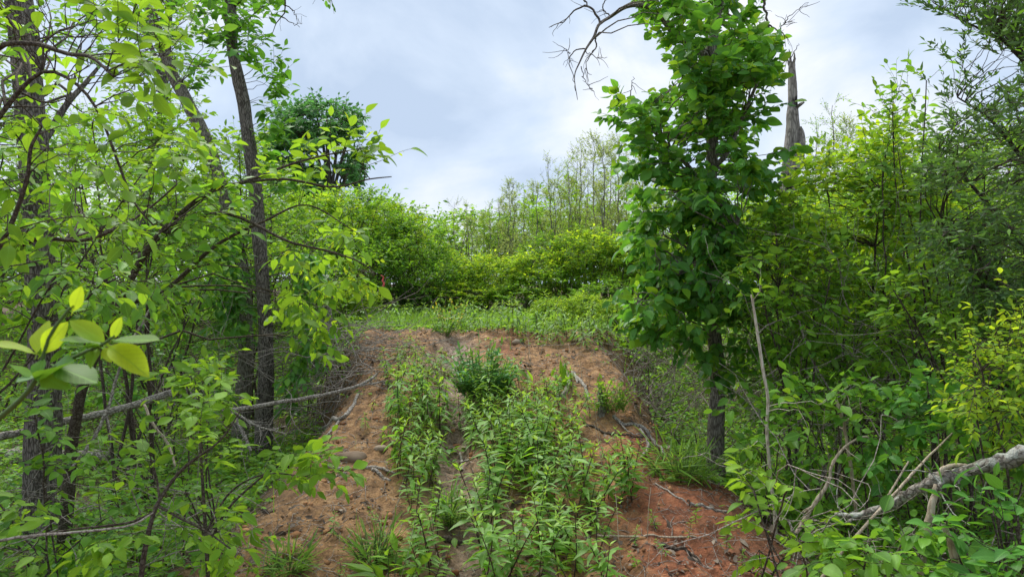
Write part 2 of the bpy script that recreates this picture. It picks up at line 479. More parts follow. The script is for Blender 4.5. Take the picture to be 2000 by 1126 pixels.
# ------------------------------------------------------------------ mesh helpers
class Geo:
    """Collects vertices and faces (triangles and quads) for ONE mesh."""
    def __init__(self):
        self.v, self.f, self.fm, self.uv, self.n = [], [], [], [], 0

    def add(self, v, faces, mi=0, uv=None):
        v = np.asarray(v, float).reshape(-1, 3)
        for f in faces:
            f = np.asarray(f, int)
            if len(f):
                self.f.append(f + self.n)
                self.fm.append(np.full(len(f), mi))
        self.v.append(v)
        self.uv.append(np.zeros((len(v), 2)) if uv is None else uv)
        self.n += len(v)
        return self

    def mesh(self, name, mats, smooth=True, uv=False):
        me = bpy.data.meshes.new(name)
        for m in (mats if isinstance(mats, (list, tuple)) else [mats]):
            me.materials.append(m)
        if not self.n:
            return me
        V = np.concatenate(self.v)
        loops = np.concatenate([f.ravel() for f in self.f])
        cnt = np.concatenate([np.full(len(f), f.shape[1]) for f in self.f])
        start = np.concatenate([[0], np.cumsum(cnt)[:-1]])
        me.vertices.add(len(V))
        me.vertices.foreach_set('co', V.astype(np.float32).ravel())
        me.loops.add(len(loops))
        me.loops.foreach_set('vertex_index', loops.astype(np.int32))
        me.polygons.add(len(cnt))
        me.polygons.foreach_set('loop_start', start.astype(np.int32))
        me.polygons.foreach_set('material_index', np.concatenate(self.fm).astype(np.int32))
        me.polygons.foreach_set('use_smooth', np.full(len(cnt), smooth))
        if uv:
            U = np.concatenate(self.uv)[loops]
            lay = me.uv_layers.new(name='UVMap')
            lay.uv.foreach_set('vector', U.astype(np.float32).ravel())
        me.update(calc_edges=True)
        return me


def obj(name, me, parent=None, kind=None, loc=None):
    o = bpy.data.objects.new(name, me)
    COL.objects.link(o)
    if parent is not None:
        o.parent = parent
    if loc is not None:
        o.location = loc
    if kind:
        o['kind'] = kind
    return o


def thing(name, label, cat, loc=(0, 0, 0), group=None, me=None):
    o = bpy.data.objects.new(name, me)
    COL.objects.link(o)
    o.location = loc
    o['label'] = label
    o['category'] = cat
    if group:
        o['group'] = group
    return o


def copy_tree(root, loc, rz=0.0, scale=1.0, label=None, group=None, tilt=(0, 0)):
    r = root.copy()
    COL.objects.link(r)
    r.location = loc
    r.rotation_euler = (tilt[0], tilt[1], rz)
    r.scale = (scale,) * 3 if np.isscalar(scale) else scale
    if label:
        r['label'] = label
    if group:
        r['group'] = group
    for ch in list(root.children):
        c = ch.copy()
        COL.objects.link(c)
        c.parent = r
        for g in ch.children:
            d = g.copy()
            COL.objects.link(d)
            d.parent = c
    return r


def tubes(geo, pts, rad, sides=5, mi=0, bumpy=0.0, rng=RNG):
    """Tubes along polylines: pts (N, n, 3), rad (N, n)."""
    pts = np.asarray(pts, float)
    rad = np.asarray(rad, float)
    if pts.ndim == 2:
        pts, rad = pts[None], rad[None]
    N_, n = pts.shape[:2]
    if N_ == 0:
        return
    t = unit(np.gradient(pts, axis=1))
    mean = unit(t.mean(1))
    ref = np.where(np.abs(mean[:, 2:3]) > 0.8, np.array([[1.0, 0.1, 0]]), np.array([[0.05, 0.1, 1.0]]))[:, None, :]
    a = unit(np.cross(t, np.broadcast_to(ref, t.shape)))
    b = np.cross(t, a)
    ang = np.arange(sides) / sides * 2 * np.pi
    rr = rad[:, :, None] * np.ones(sides)
    if bumpy:
        rr = rr * (1 + bumpy * rng.standard_normal(rr.shape))
    V = pts[:, :, None, :] + rr[..., None] * (np.cos(ang)[:, None] * a[:, :, None, :] + np.sin(ang)[:, None] * b[:, :, None, :])
    idx = np.arange(N_ * n * sides).reshape(N_, n, sides)
    q = np.stack([idx[:, :-1], np.roll(idx[:, :-1], -1, 2), np.roll(idx[:, 1:], -1, 2), idx[:, 1:]], -1).reshape(-1, 4)
    caps = []
    if sides >= 8:
        caps = [idx[:, -1, :], idx[:, 0, ::-1]]
    geo.add(V, [q] + caps, mi)


def smooth_line(p, n):
    """A polyline through the points p (Catmull-Rom), resampled to n points; p may carry extra columns."""
    p = np.asarray(p, float)
    if len(p) < 3:
        t = np.linspace(0, 1, n)[:, None]
        return p[0] * (1 - t) + p[-1] * t
    q = np.vstack([2 * p[0] - p[1], p, 2 * p[-1] - p[-2]])
    u = np.linspace(0, len(p) - 1 - 1e-6, n)
    i = u.astype(int)
    t = (u - i)[:, None]
    a, b, c, d = q[i], q[i + 1], q[i + 2], q[i + 3]
    return 0.5 * (2 * b + (c - a) * t + (2 * a - 5 * b + 4 * c - d) * t ** 2 + (3 * b - a - 3 * c + d) * t ** 3)


def px_line(spec, n):
    """[(px, py, depth, width_px)] -> points (n, 3), radii (n)."""
    s = np.asarray(spec, float)
    s = smooth_line(s, n)
    return P(s[:, 0], s[:, 1], s[:, 2]), s[:, 3] / F * s[:, 2] * 0.5


def bark_tube(geo, pts, rad, sides=26, ridge=0.10, seed=0, flare=True, mi=0):
    """Trunk with ridged, uneven bark."""
    n = len(pts)
    t = unit(np.gradient(pts, axis=0))
    a = unit(np.cross(t, np.array([0.1, 1.0, 0.05])))
    b = np.cross(t, a)
    ang = np.arange(sides) / sides * 2 * np.pi
    s = np.concatenate([[0], np.cumsum(np.linalg.norm(np.diff(pts, axis=0), axis=1))])
    A, S = np.meshgrid(ang, s)
    ca = A / (2 * np.pi) * 11
    wrap = sstep(0.85, 1.0, A / (2 * np.pi))
    k1 = vnoise(ca, S * 4, seed) * (1 - wrap) + vnoise(ca - 11, S * 4, seed) * wrap
    k2 = vnoise(np.cos(A) * 1.5 + 5, S * 1.1 + np.sin(A), seed + 3)
    k3 = TAB[(np.arange(n)[:, None] * 7 + seed) % 256, np.arange(sides)[None] % 256]
    r = rad[:, None] * (1 + ridge * (k1 - 0.5) * 2 + 0.14 * (k2 - 0.5) + 0.05 * (k3 - 0.5))
    V = pts[:, None, :] + r[..., None] * (np.cos(A)[..., None] * a[:, None, :] + np.sin(A)[..., None] * b[:, None, :])
    idx = np.arange(n * sides).reshape(n, sides)
    q = np.stack([idx[:-1], np.roll(idx[:-1], -1, 1), np.roll(idx[1:], -1, 1), idx[1:]], -1).reshape(-1, 4)
    geo.add(V, [q, idx[-1:][:, ::-1], idx[:1]], mi)


# ------------------------------------------------------------------ leaves
SHAPES = {   # outline: (position along, half width as a share of the leaf's half width)
    'ovate': ([0, 0.16, 0.42, 0.74, 1.0], [0, 0.60, 1.0, 0.66, 0], 0.52),
    'broad': ([0, 0.14, 0.42, 0.74, 1.0], [0, 0.66, 1.0, 0.66, 0], 0.64),
    'lance': ([0, 0.18, 0.42, 0.74, 1.0], [0, 0.70, 1.0, 0.50, 0], 0.30),
    'blade': ([0, 0.15, 0.45, 0.80, 1.0], [0, 0.95, 1.0, 0.55, 0], 0.06),
    'narrow': ([0, 0.20, 0.50, 0.80, 1.0], [0, 0.75, 1.0, 0.60, 0], 0.25),
}


def leaf_template(shape, detail):
    t, w, ratio = SHAPES[shape]
    if detail == 0:
        v = np.array([[0, 0, 0], [-0.5 * ratio, 0.42, 0], [0, 1, 0], [0.5 * ratio, 0.42, 0]])
        return v, [np.array([[0, 2, 1], [0, 3, 2]])], None
    if detail == 2:
        tt = np.linspace(0, 1, 9)
        s = smooth_line(np.stack([t, w], 1), 60)
        w = np.interp(tt, s[:, 0], np.maximum(s[:, 1], 0))
        w[0] = w[-1] = 0
        t = tt
    t, w = np.array(t), np.array(w)
    k = len(t)
    rib = np.stack([np.zeros(k), t, np.zeros(k)], 1)
    lo = np.stack([-0.5 * ratio * w[1:-1], t[1:-1] + 0.02, np.zeros(k - 2)], 1)
    hi = lo * np.array([-1, 1, 1])
    v = np.vstack([rib, lo, hi])
    l0, h0 = k, k + k - 2
    tri = [[0, 1, l0], [k - 2, k - 1, l0 + k - 3], [0, h0, 1], [k - 2, h0 + k - 3, k - 1]]
    quad = []
    for i in range(k - 3):
        quad.append([i + 1, i + 2, l0 + i + 1, l0 + i])
        quad.append([i + 1, h0 + i, h0 + i + 1, i + 2])
    uv = np.concatenate([np.stack([np.full(k, 0.5), t], 1), np.stack([0.5 - 0.5 * w[1:-1], t[1:-1]], 1),
                         np.stack([0.5 + 0.5 * w[1:-1], t[1:-1]], 1)])
    uv[:, 1] = np.maximum(uv[:, 1], 0.002)
    if detail == 2:                                   # petiole
        n0 = len(v)
        v = np.vstack([v, [[-0.012, -0.16, 0.0], [0.012, -0.16, 0.0], [0.012, 0.02, 0.004], [-0.012, 0.02, 0.004]]])
        quad.append([n0, n0 + 1, n0 + 2, n0 + 3])
        uv = np.vstack([uv, np.tile([0.5, 0.01], (4, 1))])
    return v, [np.array(tri), np.array(quad)], uv


TEMPLATES = {(s, d): leaf_template(s, d) for s in SHAPES for d in (0, 1, 2)}


def leaf_frames(direction, normal):
    y = unit(direction)
    x = unit(np.cross(y, normal))
    z = np.cross(x, y)
    return np.stack([x, y, z], -1)                     # columns


def add_leaves(geo, pos, frames, size, shape, detail, rng, bend=(0.05, 0.35), fold=(0.1, 0.5), mi=0):
    n = len(pos)
    if n == 0:
        return
    T, faces, uv = TEMPLATES[(shape, detail)]
    k = len(T)
    v = np.broadcast_to(T, (n, k, 3)).copy()
    be, fo = rng.uniform(*bend, n)[:, None], rng.uniform(*fold, n)[:, None]
    wv = rng.uniform(0.0, 0.05, n)[:, None] if detail == 2 else 0.0
    ph = rng.uniform(0, 6.28, n)[:, None]
    v[:, :, 2] += fo * np.abs(v[:, :, 0]) - be * np.maximum(v[:, :, 1], 0) ** 2 + wv * np.sin(v[:, :, 1] * 9 + ph) * np.sign(v[:, :, 0])
    v *= size[:, None, None]
    V = np.einsum('nij,nkj->nki', frames, v) + pos[:, None, :]
    off = (np.arange(n) * k)[:, None, None]
    geo.add(V, [(f[None] + off).reshape(-1, f.shape[1]) for f in faces], mi, np.zeros((n * k, 2)) if uv is None else np.tile(uv, (n, 1)))


LEAF_MESH = {}


def leaf_mesh(shape, mat, k, detail=2):
    key = (shape, mat, k, detail)
    if key not in LEAF_MESH:
        g = Geo()
        r = np.random.default_rng(1000 + k)
        be, fo = [(0.08, 0.25), (0.22, 0.35), (0.36, 0.15), (0.12, 0.55), (0.48, 0.3), (0.0, 0.12)][k]
        add_leaves(g, np.zeros((1, 3)), np.eye(3)[None], np.ones(1), shape, detail, r, (be, be), (fo, fo))
        LEAF_MESH[key] = g.mesh('leaf', M[mat], uv=True)
    return LEAF_MESH[key]


def leaf_objects(root, pos, frames, size, shape, mat, rng, detail=2, origin=np.zeros(3)):
    for i in range(len(pos)):
        o = bpy.data.objects.new('leaf', leaf_mesh(shape, mat, int(rng.integers(6)), detail))
        COL.objects.link(o)
        o.parent = root
        m = Matrix.Identity(4)
        for r_ in range(3):
            for c_ in range(3):
                m[r_][c_] = frames[i, r_, c_] * size[i]
            m[r_][3] = pos[i, r_] - origin[r_]
        o.matrix_local = m


def walk(p0, d0, length, n, rng, wob=0.15, up=0.0):
    """Wandering polylines: p0, d0 (N, 3), length (N) -> (N, n, 3)."""
    N_ = len(p0)
    pts = np.zeros((N_, n, 3))
    pts[:, 0] = p0
    d = unit(d0)
    st = (length / (n - 1))[:, None]
    for j in range(1, n):
        pts[:, j] = pts[:, j - 1] + d * st
        d = unit(d + wob * rng.standard_normal((N_, 3)) + np.array([0, 0, up]))
    return pts


def leaves_on(tw, per, rng, spread=0.9, droop=0.25, tilt=0.45, start=0.15):
    """Alternate leaves along twigs tw (N, n, 3): positions, frames."""
    N_, n = tw.shape[:2]
    u = np.linspace(start, 1.0, per)[None, :] + rng.uniform(-0.05, 0.05, (N_, per))
    u = np.clip(u, 0, 1) * (n - 1.001)
    i = u.astype(int)
    f = (u - i)[..., None]
    ar = np.arange(N_)[:, None]
    pos = tw[ar, i] * (1 - f) + tw[ar, i + 1] * f
    tan = unit(tw[ar, i + 1] - tw[ar, i])
    side = unit(np.cross(tan, np.array([0, 0, 1.0])) + 1e-4)
    sg = np.where((np.arange(per) % 2 == 0), 1.0, -1.0)[None, :, None]
    last = (np.arange(per) == per - 1)[None, :, None]
    d = tan * (0.55 + 1.2 * last) + side * sg * spread * (1 - 0.8 * last) + rng.normal(0, 0.25, tan.shape)
    d[..., 2] -= droop
    nrm = np.array([0, 0, 1.0]) + rng.normal(0, tilt, tan.shape)
    pos, d, nrm = pos.reshape(-1, 3), d.reshape(-1, 3), nrm.reshape(-1, 3)
    return pos, leaf_frames(d, nrm)


def in_poly(x, y, poly):
    poly = np.asarray(poly, float)
    res = np.zeros(len(x), bool)
    j = len(poly) - 1
    for i in range(len(poly)):
        xi, yi, xj, yj = *poly[i], *poly[j]
        c = ((yi > y) != (yj > y)) & (x < (xj - xi) * (y - yi) / (yj - yi + 1e-9) + xi)
        res ^= c
        j = i
    return res


def centers_in(poly, n, d, dd, rng, gap=0.0, gscale=70.0):
    """n places inside a silhouette (photo pixels) around depth d, thinned where a noise leaves gaps."""
    poly = np.asarray(poly, float)
    lo, hi = poly.min(0), poly.max(0)
    X, Y = np.zeros(0), np.zeros(0)
    for _ in range(60):
        x, y = rng.uniform(lo[0], hi[0], n * 3), rng.uniform(lo[1], hi[1], n * 3)
        k = in_poly(x, y, poly) & (vnoise(x / gscale, y / gscale, int(abs(lo[0])) % 50) > gap)
        X, Y = np.append(X, x[k]), np.append(Y, y[k])
        if len(X) >= n:
            break
    X, Y = X[:n], Y[:n]
    D = d + dd * np.clip(rng.standard_normal(len(X)) * 0.55, -1, 1)
    return P(X, Y, D)


def leafy(name, label, cat, stems, centers, rng, leaf='ovate', size=0.075, mat='bright', nt=3, nl=6, L=0.28, droop=0.25,
          wood='twig', single=0, detail=1, group=None, stem_name='stem', base=None, twig_r=0.0022, up=0.02, spread=0.9, tilt=0.45,
          branch_r=0.006, reach=0.0, mats2=None, bark=False, minpx=10.0, dirs=None, extra=None):
    """One plant: stems (list of (points, radii)), branches that lead from the stems to each centre, twigs there and leaves on the twigs."""
    stems = list(stems)
    base = np.asarray(stems[0][0][0] if base is None else base, float)
    root = thing(name, label, cat, base, group)
    allp = np.concatenate([s[0] for s in stems])
    allr = np.concatenate([s[1] for s in stems])
    first = None
    for s in stems:
        g = Geo()
        if bark:
            bark_tube(g, s[0] - base, s[1], 24 if s[1].max() > 0.05 else 10, 0.10, seed=int(rng.integers(60)))
        else:
            tubes(g, s[0] - base, s[1], 8, bumpy=0.06, rng=rng)
        if first is not None and bark:
            obj('limb', g.mesh('limb', M[wood]), first)
        else:
            o_ = obj(stem_name, g.mesh(stem_name, M[wood]), root)
            first = first or o_
    c = np.asarray(centers, float)
    g = Geo()
    if len(c):
        usable = allp[:, 2] > (allp[:, 2].min() + reach)
        cand, candr = allp[usable], allr[usable]
        diff = c[:, None, :] - cand[None]
        cost = np.linalg.norm(diff, axis=2) + 1.6 * np.maximum(0, -diff[:, :, 2] + 0.05)
        q = cand[cost.argmin(1)]
        qr = candr[cost.argmin(1)]
        n = 7
        ln = np.linalg.norm(c - q, axis=1, keepdims=True)
        mid = (q + c) / 2 + np.array([0, 0, 1.0]) * ln * 0.12 + rng.normal(0, 0.10, c.shape) * ln
        t = np.linspace(0, 1, n)[None, :, None]
        br = (1 - t) ** 2 * q[:, None] + 2 * t * (1 - t) * mid[:, None] + t ** 2 * c[:, None]
        br[:, 1:-1] += rng.normal(0, 0.022, br[:, 1:-1].shape) * ln[:, None]
        r0 = np.minimum(qr * 0.7, branch_r * np.clip(ln[:, 0] / 0.6, 0.5, 2.0))
        tubes(g, br - base, r0[:, None] * np.linspace(1, 0.35, n)[None], 5)
        out = unit(br[:, -1] - br[:, -2] + 0.3 * unit(c - c.mean(0)))
        tp = np.repeat(c, nt, 0)
        td = np.repeat(out, nt, 0) + rng.normal(0, 0.65, (len(c) * nt, 3)) * np.array([1, 1, 0.6])
        tl = L * rng.uniform(0.5, 1.25, len(tp))
        tw = walk(tp, td, tl, 6, rng, 0.16, up)
        tubes(g, tw - base, np.linspace(1, 0.4, 6)[None] * np.full((len(tw), 1), twig_r), 4)
        pos, fr = leaves_on(tw, nl, rng, spread, droop, tilt)
    else:
        pos, fr = np.zeros((0, 3)), np.zeros((0, 3, 3))
    sz = size * np.clip(rng.normal(0.98, 0.30, len(pos)), 0.35, 1.6)
    if extra is not None:
        pos, fr, sz = np.concatenate([pos, extra[0]]), np.concatenate([fr, extra[1]]), np.concatenate([sz, extra[2]])
    if g.n:
        obj('twigs', g.mesh('twigs', M[wood]), root, 'stuff')
    keep = np.ones(len(pos), bool)
    if single:
        x, y, d = project(pos)
        app = sz * F / d
        ok = (x > -20) & (x < 2020) & (y > -20) & (y < 1146) & (app >= minpx)
        order = np.argsort(-np.where(ok, app, 0))[:single]
        order = order[ok[order]]
        keep[order] = False
        leaf_objects(root, pos[order], fr[order], sz[order], leaf, mat, rng, 2 if app[order].max(initial=0) > 22 else 1, base)
    gl = Geo()
    mats = [M[mat]]
    if mats2:
        mats.append(M[mats2[0]])
        z = rng.random(len(pos)) < mats2[1]
        add_leaves(gl, pos[keep & z] - base, fr[keep & z], sz[keep & z], leaf, detail, rng, mi=1)
        keep = keep & ~z
    add_leaves(gl, pos[keep] - base, fr[keep], sz[keep], leaf, detail, rng)
    if gl.n:
        obj('foliage', gl.mesh('foliage', mats, uv=detail > 0), root, 'stuff')
    return root


def auto_stems(base, tops, rng, r0=0.02, r1=0.005, n=14, spread=0.12, sag=0.35):
    res = []
    for tpt in tops:
        b = np.array([base[0] + rng.normal(0, spread), base[1] + rng.normal(0, spread), 0.0])
        b[2] = float(height(b[0], b[1])) - 0.06
        mid = b * (1 - sag) + np.asarray(tpt) * sag
        mid[2] = b[2] * 0.45 + tpt[2] * 0.55
        t = np.linspace(0, 1, n)[:, None]
        p = (1 - t) ** 2 * b + 2 * t * (1 - t) * mid + t ** 2 * np.asarray(tpt)
        h = np.linalg.norm(tpt - b)
        w = np.cumsum(rng.normal(0, 0.010, (n, 3)), 0) * h * 0.6
        p = p + w * np.sin(np.linspace(0, np.pi, n))[:, None]
        res.append((p, np.linspace(r0, r1, n)))
    return res


def spread_tops(c, k, rng):
    """k of the centres far from each other, high ones first."""
    idx = [int(np.argmax(c[:, 2]))]
    dist = np.linalg.norm(c - c[idx[0]], axis=1)
    while len(idx) < min(k, len(c)):
        j = int(np.argmax(dist * (0.6 + (c[:, 2] - c[:, 2].min()) / (np.ptp(c[:, 2]) + 1e-6))))
        idx.append(j)
        dist = np.minimum(dist, np.linalg.norm(c - c[j], axis=1))
    return c[idx]


# ------------------------------------------------------------------ ground
def build_ground():
    xs = np.concatenate([-np.geomspace(900, 10, 26), np.linspace(-9.6, -2.7, 60), np.arange(-2.62, 2.62, 0.022), np.linspace(2.7, 9.6, 60), np.geomspace(10, 900, 26)])
    ys = np.concatenate([[-120, -40, -12, -4, -1, 0.5, 1.5, 2.2], np.arange(2.8, 10.4, 0.022), np.linspace(10.5, 20, 70), np.geomspace(20.5, 1500, 34)])
    X, Y = np.meshgrid(xs, ys)
    Z = height(X, Y)
    nx, ny = len(xs), len(ys)
    idx = np.arange(nx * ny).reshape(ny, nx)
    q = np.stack([idx[:-1, :-1], idx[:-1, 1:], idx[1:, 1:], idx[1:, :-1]], -1).reshape(-1, 4)
    g = Geo().add(np.stack([X, Y, Z], -1), [q])
    me = g.mesh('ground', M['soil'])
    m = mound_mask(X, Y) * (1 - sstep(9.9, 10.8, Y + 2.2 * fbm(X * 1.1, Y * 0.9, 3, 8)))
    red = sstep(0.2, 1.2, X) * (1 - sstep(5.2, 6.8, Y)) * 0.75 + 0.35 * np.exp(-((X + 0.1) / 0.5) ** 2) * sstep(7, 8.5, Y)
    wet = np.clip(gully_mask(X, Y) * 1.3, 0, 1) * 0.95
    at = me.color_attributes.new('soil', 'FLOAT_COLOR', 'POINT')
    at.data.foreach_set('color', np.stack([m, red, wet, np.ones_like(m)], -1).astype(np.float32).ravel())
    o = obj('ground', me)
    o['kind'] = 'structure'


build_ground()

# ------------------------------------------------------------------ far trees and the thicket behind the crest
def ellipsoid_points(n, c, r, rng, shell=0.55):
    d = unit(rng.standard_normal((n, 3)))
    u = rng.random(n) ** (1 / 3)
    u = shell * np.sqrt(u) + (1 - shell) * u
    return np.asarray(c) + d * u[:, None] * np.asarray(r)


def far_round_tree():
    rng = np.random.default_rng(11)
    d = 38.0
    poly = [(548, 250), (562, 205), (590, 188), (640, 179), (690, 190), (726, 214), (718, 250), (700, 272), (728, 300), (738, 340), (720, 385), (640, 400),
            (560, 392), (528, 330), (530, 290)]
    poly = [((x - 640) * 0.86 + 624, (y - 290) * 0.86 + 300) for x, y in poly]
    c = centers_in(poly, 330, d, 2.8, rng, 0.40, 26)
    tr, rr = px_line([(646, 600, d, 18), (646, 480, d, 14), (644, 380, d, 12), (640, 300, d, 8), (638, 215, d, 3)], 24)
    tr[0, 2] = float(height(tr[0, 0], tr[0, 1])) - 0.2
    limbs = [(tr, rr)]
    for tip in [(580, 230), (700, 225), (610, 200), (715, 330), (560, 330), (670, 200)]:
        limbs.append(px_line([(644, 400, d, 7), ((tip[0] + 650) / 2, tip[1] * 0.5 + 175, d, 5), (*tip, d + rng.uniform(-1.5, 1.5), 2)], 12))
    leafy('broadleaf_tree', 'dark green round-crowned tree standing alone against the sky beyond the thicket', 'tree', limbs, c, rng, 'broad', 0.23, 'dark',
          nt=6, nl=8, L=0.75, droop=0.45, wood='bark_dark', stem_name='trunk', branch_r=0.03, twig_r=0.008, reach=2.6, bark=True, detail=0)


far_round_tree()


def make_thicket_bush(seed, h, w, mat, mats2, leaf_size, n=110, bare=0.30, shape='ovate'):
    """A many-stemmed bush of the wood edge, built at the origin; its copies are set out below."""
    rng = np.random.default_rng(seed)
    c = ellipsoid_points(n, (0, 0, h * (0.5 + bare * 0.5)), (w / 2, w / 2, h * (0.5 - bare * 0.45)), rng, 0.7)
    k = vnoise(c[:, 0] * 1.3 + 9, c[:, 2] * 1.3 + c[:, 1], seed % 40)
    c = c[k > 0.33]
    stems = []
    for t in spread_tops(c, 9, rng):
        b = np.array([rng.normal(0, w * 0.12), rng.normal(0, w * 0.12), -0.12])
        s = np.linspace(0, 1, 12)[:, None]
        mid = np.array([b[0] * .6 + t[0] * .4, b[1] * .6 + t[1] * .4, t[2] * 0.6])
        p = (1 - s) ** 2 * b + 2 * s * (1 - s) * mid + s ** 2 * t
        p += np.cumsum(rng.normal(0, 0.02, (12, 3)), 0) * np.sin(s * np.pi)
        stems.append((p, np.linspace(0.020, 0.005, 12)))
    return leafy('thicket_bush', 'x', 'bush', stems, c, rng, shape, leaf_size, mat, nt=5, nl=8, L=0.34, droop=0.15, wood='twig', detail=0,
                 base=np.zeros(3), branch_r=0.007, twig_r=0.003, up=0.05, mats2=mats2, reach=0.45)


BUSHES = [
    make_thicket_bush(21, 2.7, 2.1, 'mid', ('bright', 0.45), 0.088, 125, 0.46),
    make_thicket_bush(22, 2.4, 1.9, 'bright', ('yellow', 0.35), 0.086, 110, 0.46),
    make_thicket_bush(23, 1.9, 1.7, 'bright', ('yellow', 0.4), 0.086, 140),
    make_thicket_bush(24, 1.6, 1.5, 'mid', ('bright', 0.35), 0.080, n=95, bare=0.15),
]
# px of the middle, px of the top, depth, which bush, label
THICKET = [
    (600, 392, 15.5, 0, 'tall bright-topped bush at the left end of the wood edge below the round dark tree'),
    (655, 385, 17.0, 1, 'tall bush right under the trunk of the round dark tree'), (700, 380, 15.8, 0, 'tall bush with a dark hollow at its foot where a pink ribbon hangs'),
    (760, 408, 16.6, 1, 'tall bush just past the ribbon bush, toward the sky gap'), (805, 430, 15.6, 0, 'rounded bush that ends the tall left half of the wood edge, beside the sky gap'),
    (560, 400, 18.0, 1, 'tall bush farther back, half hidden by the unbroken trunk of the pair'), (850, 490, 17.5, 1, 'lower bush farther back, right under the sky gap'), (880, 512, 16.2, 3, 'low dull green bush in the dip of the wood edge behind the yellow flowers'),
    (830, 500, 15.0, 3, 'low dull bush before the rounded one that ends the tall half'), (720, 470, 14.6, 3, 'low bush standing directly behind the pink ribbon'), (640, 480, 14.4, 3, 'low bush right behind the pale broken stump'),
    (945, 505, 15.6, 2, 'bright yellow-green bush, the most vivid in the middle of the wood edge'),
    (1040, 500, 15.9, 2, 'yellow-green bush just beside the most vivid one, under the bare saplings'),
    (985, 520, 17.5, 1, 'bush farther back in the gap between the two yellow-green ones'), (1095, 462, 16.8, 0, 'tall green bush below the lone dark straight sapling'), (1145, 455, 16.0, 1, 'broad green bush of the wood edge below the thickest cluster of bare saplings'),
    (1195, 470, 16.6, 0, 'tall green bush under the tallest saplings, one short of the vine leaves'), (1240, 468, 15.6, 1, 'tall green bush half hidden by the edge of the vine leaves'), (1290, 470, 16.4, 0, None), (1345, 460, 15.8, 1, None),
    (1000, 560, 14.9, 3, 'low bush before the two yellow-green ones'), (1100, 540, 15.2, 3, 'low bush before the tall one below the lone dark sapling'), (1180, 545, 14.8, 3, 'low bush behind the tall weedy bank beside the vine-covered tree'), (910, 555, 15.0, 2, 'small yellow-green bush beside the yellow flowers'), (780, 520, 15.2, 3, 'low bush halfway from the pink ribbon to the yellow flowers'),
    (1405, 450, 16.5, 0, None), (1465, 430, 15.5, 1, None),
]
rng = np.random.default_rng(5)
used = set()
for px, top, d, k, label in THICKET:
    b = P(px, 610, d)
    z = float(height(b[0], b[1])) - 0.05
    hgt = P(px, top, d)[2] - z
    proto = BUSHES[k]
    base_h = [2.7, 2.4, 1.9, 1.6][k]
    s = hgt / base_h
    if k not in used:
        used.add(k)
        o = proto
        o.location = (b[0], b[1], z)
        o.rotation_euler = (0, 0, rng.uniform(0, 6.28))
        o.scale = (max(s, 0.85), max(s, 0.85), s)
    else:
        o = copy_tree(proto, (b[0], b[1], z), rng.uniform(0, 6.28), (max(s, 0.85), max(s, 0.85), s))
    if px <= 560 or 600 < px < 700:
        generic = 'leafy bush packed into the left part of the wood edge, below the round dark tree'
    elif px < 860:
        generic = 'leafy bush packed into the wood edge between the round dark tree and the sky gap'
    elif px < 1120:
        generic = 'leafy bush packed into the middle of the wood edge below the shorter bare saplings'
    else:
        generic = 'bush of the wood edge showing only in gaps behind the vine-covered tree and bright shrub'
    o['label'] = label or generic
    o['group'] = 'bushes of the wood edge behind the grassy crest'


def far_woods():
    rng = np.random.default_rng(36)
    n = 26000
    d = rng.uniform(32, 46, n)
    px = rng.uniform(-300, 2300, n)
    top = 2.2 + 3.2 * vnoise(px / 60, d * 0.2, 5) + 2.0 * sstep(950, 1200, px) + 2.0 * (1 - sstep(450, 800, px))
    p = P(px, 600, d)
    p[:, 2] = height(p[:, 0], p[:, 1]) + top * rng.random(n) ** 0.8
    dr = rng.normal(0, 1, (n, 3)) * np.array([1, 1, 0.4])
    g = Geo()
    pick = rng.random(n)
    fr = leaf_frames(dr, np.array([0, 0, 1.0]) + rng.normal(0, 0.5, (n, 3)))
    for lo, hi, mi in ((0, .5, 0), (.5, 1.1, 1)):
        s = (pick >= lo) & (pick < hi)
        add_leaves(g, p[s], fr[s], rng.uniform(0.15, 0.40, int(s.sum())), 'ovate', 0, rng, mi=mi)
    obj('far_woods', g.mesh('far_woods', [M['mid'], M['bright']]), None, 'stuff')


far_woods()
FAR_ROW = [(420, 24), (500, 27), (585, 25), (665, 28), (750, 24), (830, 27), (905, 25), (975, 29), (1050, 26), (1125, 28), (1200, 25), (1275, 28), (1350, 25), (1430, 27), (1510, 24), (1590, 27),
           (1670, 25), (1760, 28), (1850, 24), (1950, 27), (330, 26), (240, 24), (150, 27), (60, 25), (-40, 28)]
for i, (px, d) in enumerate(FAR_ROW):
    b = P(px, 600, d)
    z = float(height(b[0], b[1])) - 0.05
    s = rng.uniform(1.0, 1.25) * (0.95 if 800 < px < 1000 else 1.15)
    o = copy_tree(BUSHES[(0, 1, 0, 3)[i % 4]], (b[0], b[1], z), rng.uniform(0, 6.28), (s * 1.35, s * 1.35, s))
    o['label'] = 'bush of the farther row behind the ' + ('bare saplings' if 850 < px < 1300 else 'shrubs beyond the nearest trunk' if px < 500 else 'tall bushes below the round dark tree' if px <= 850 else 'vine-covered tree and snag')
    o['group'] = 'farther row of bushes'


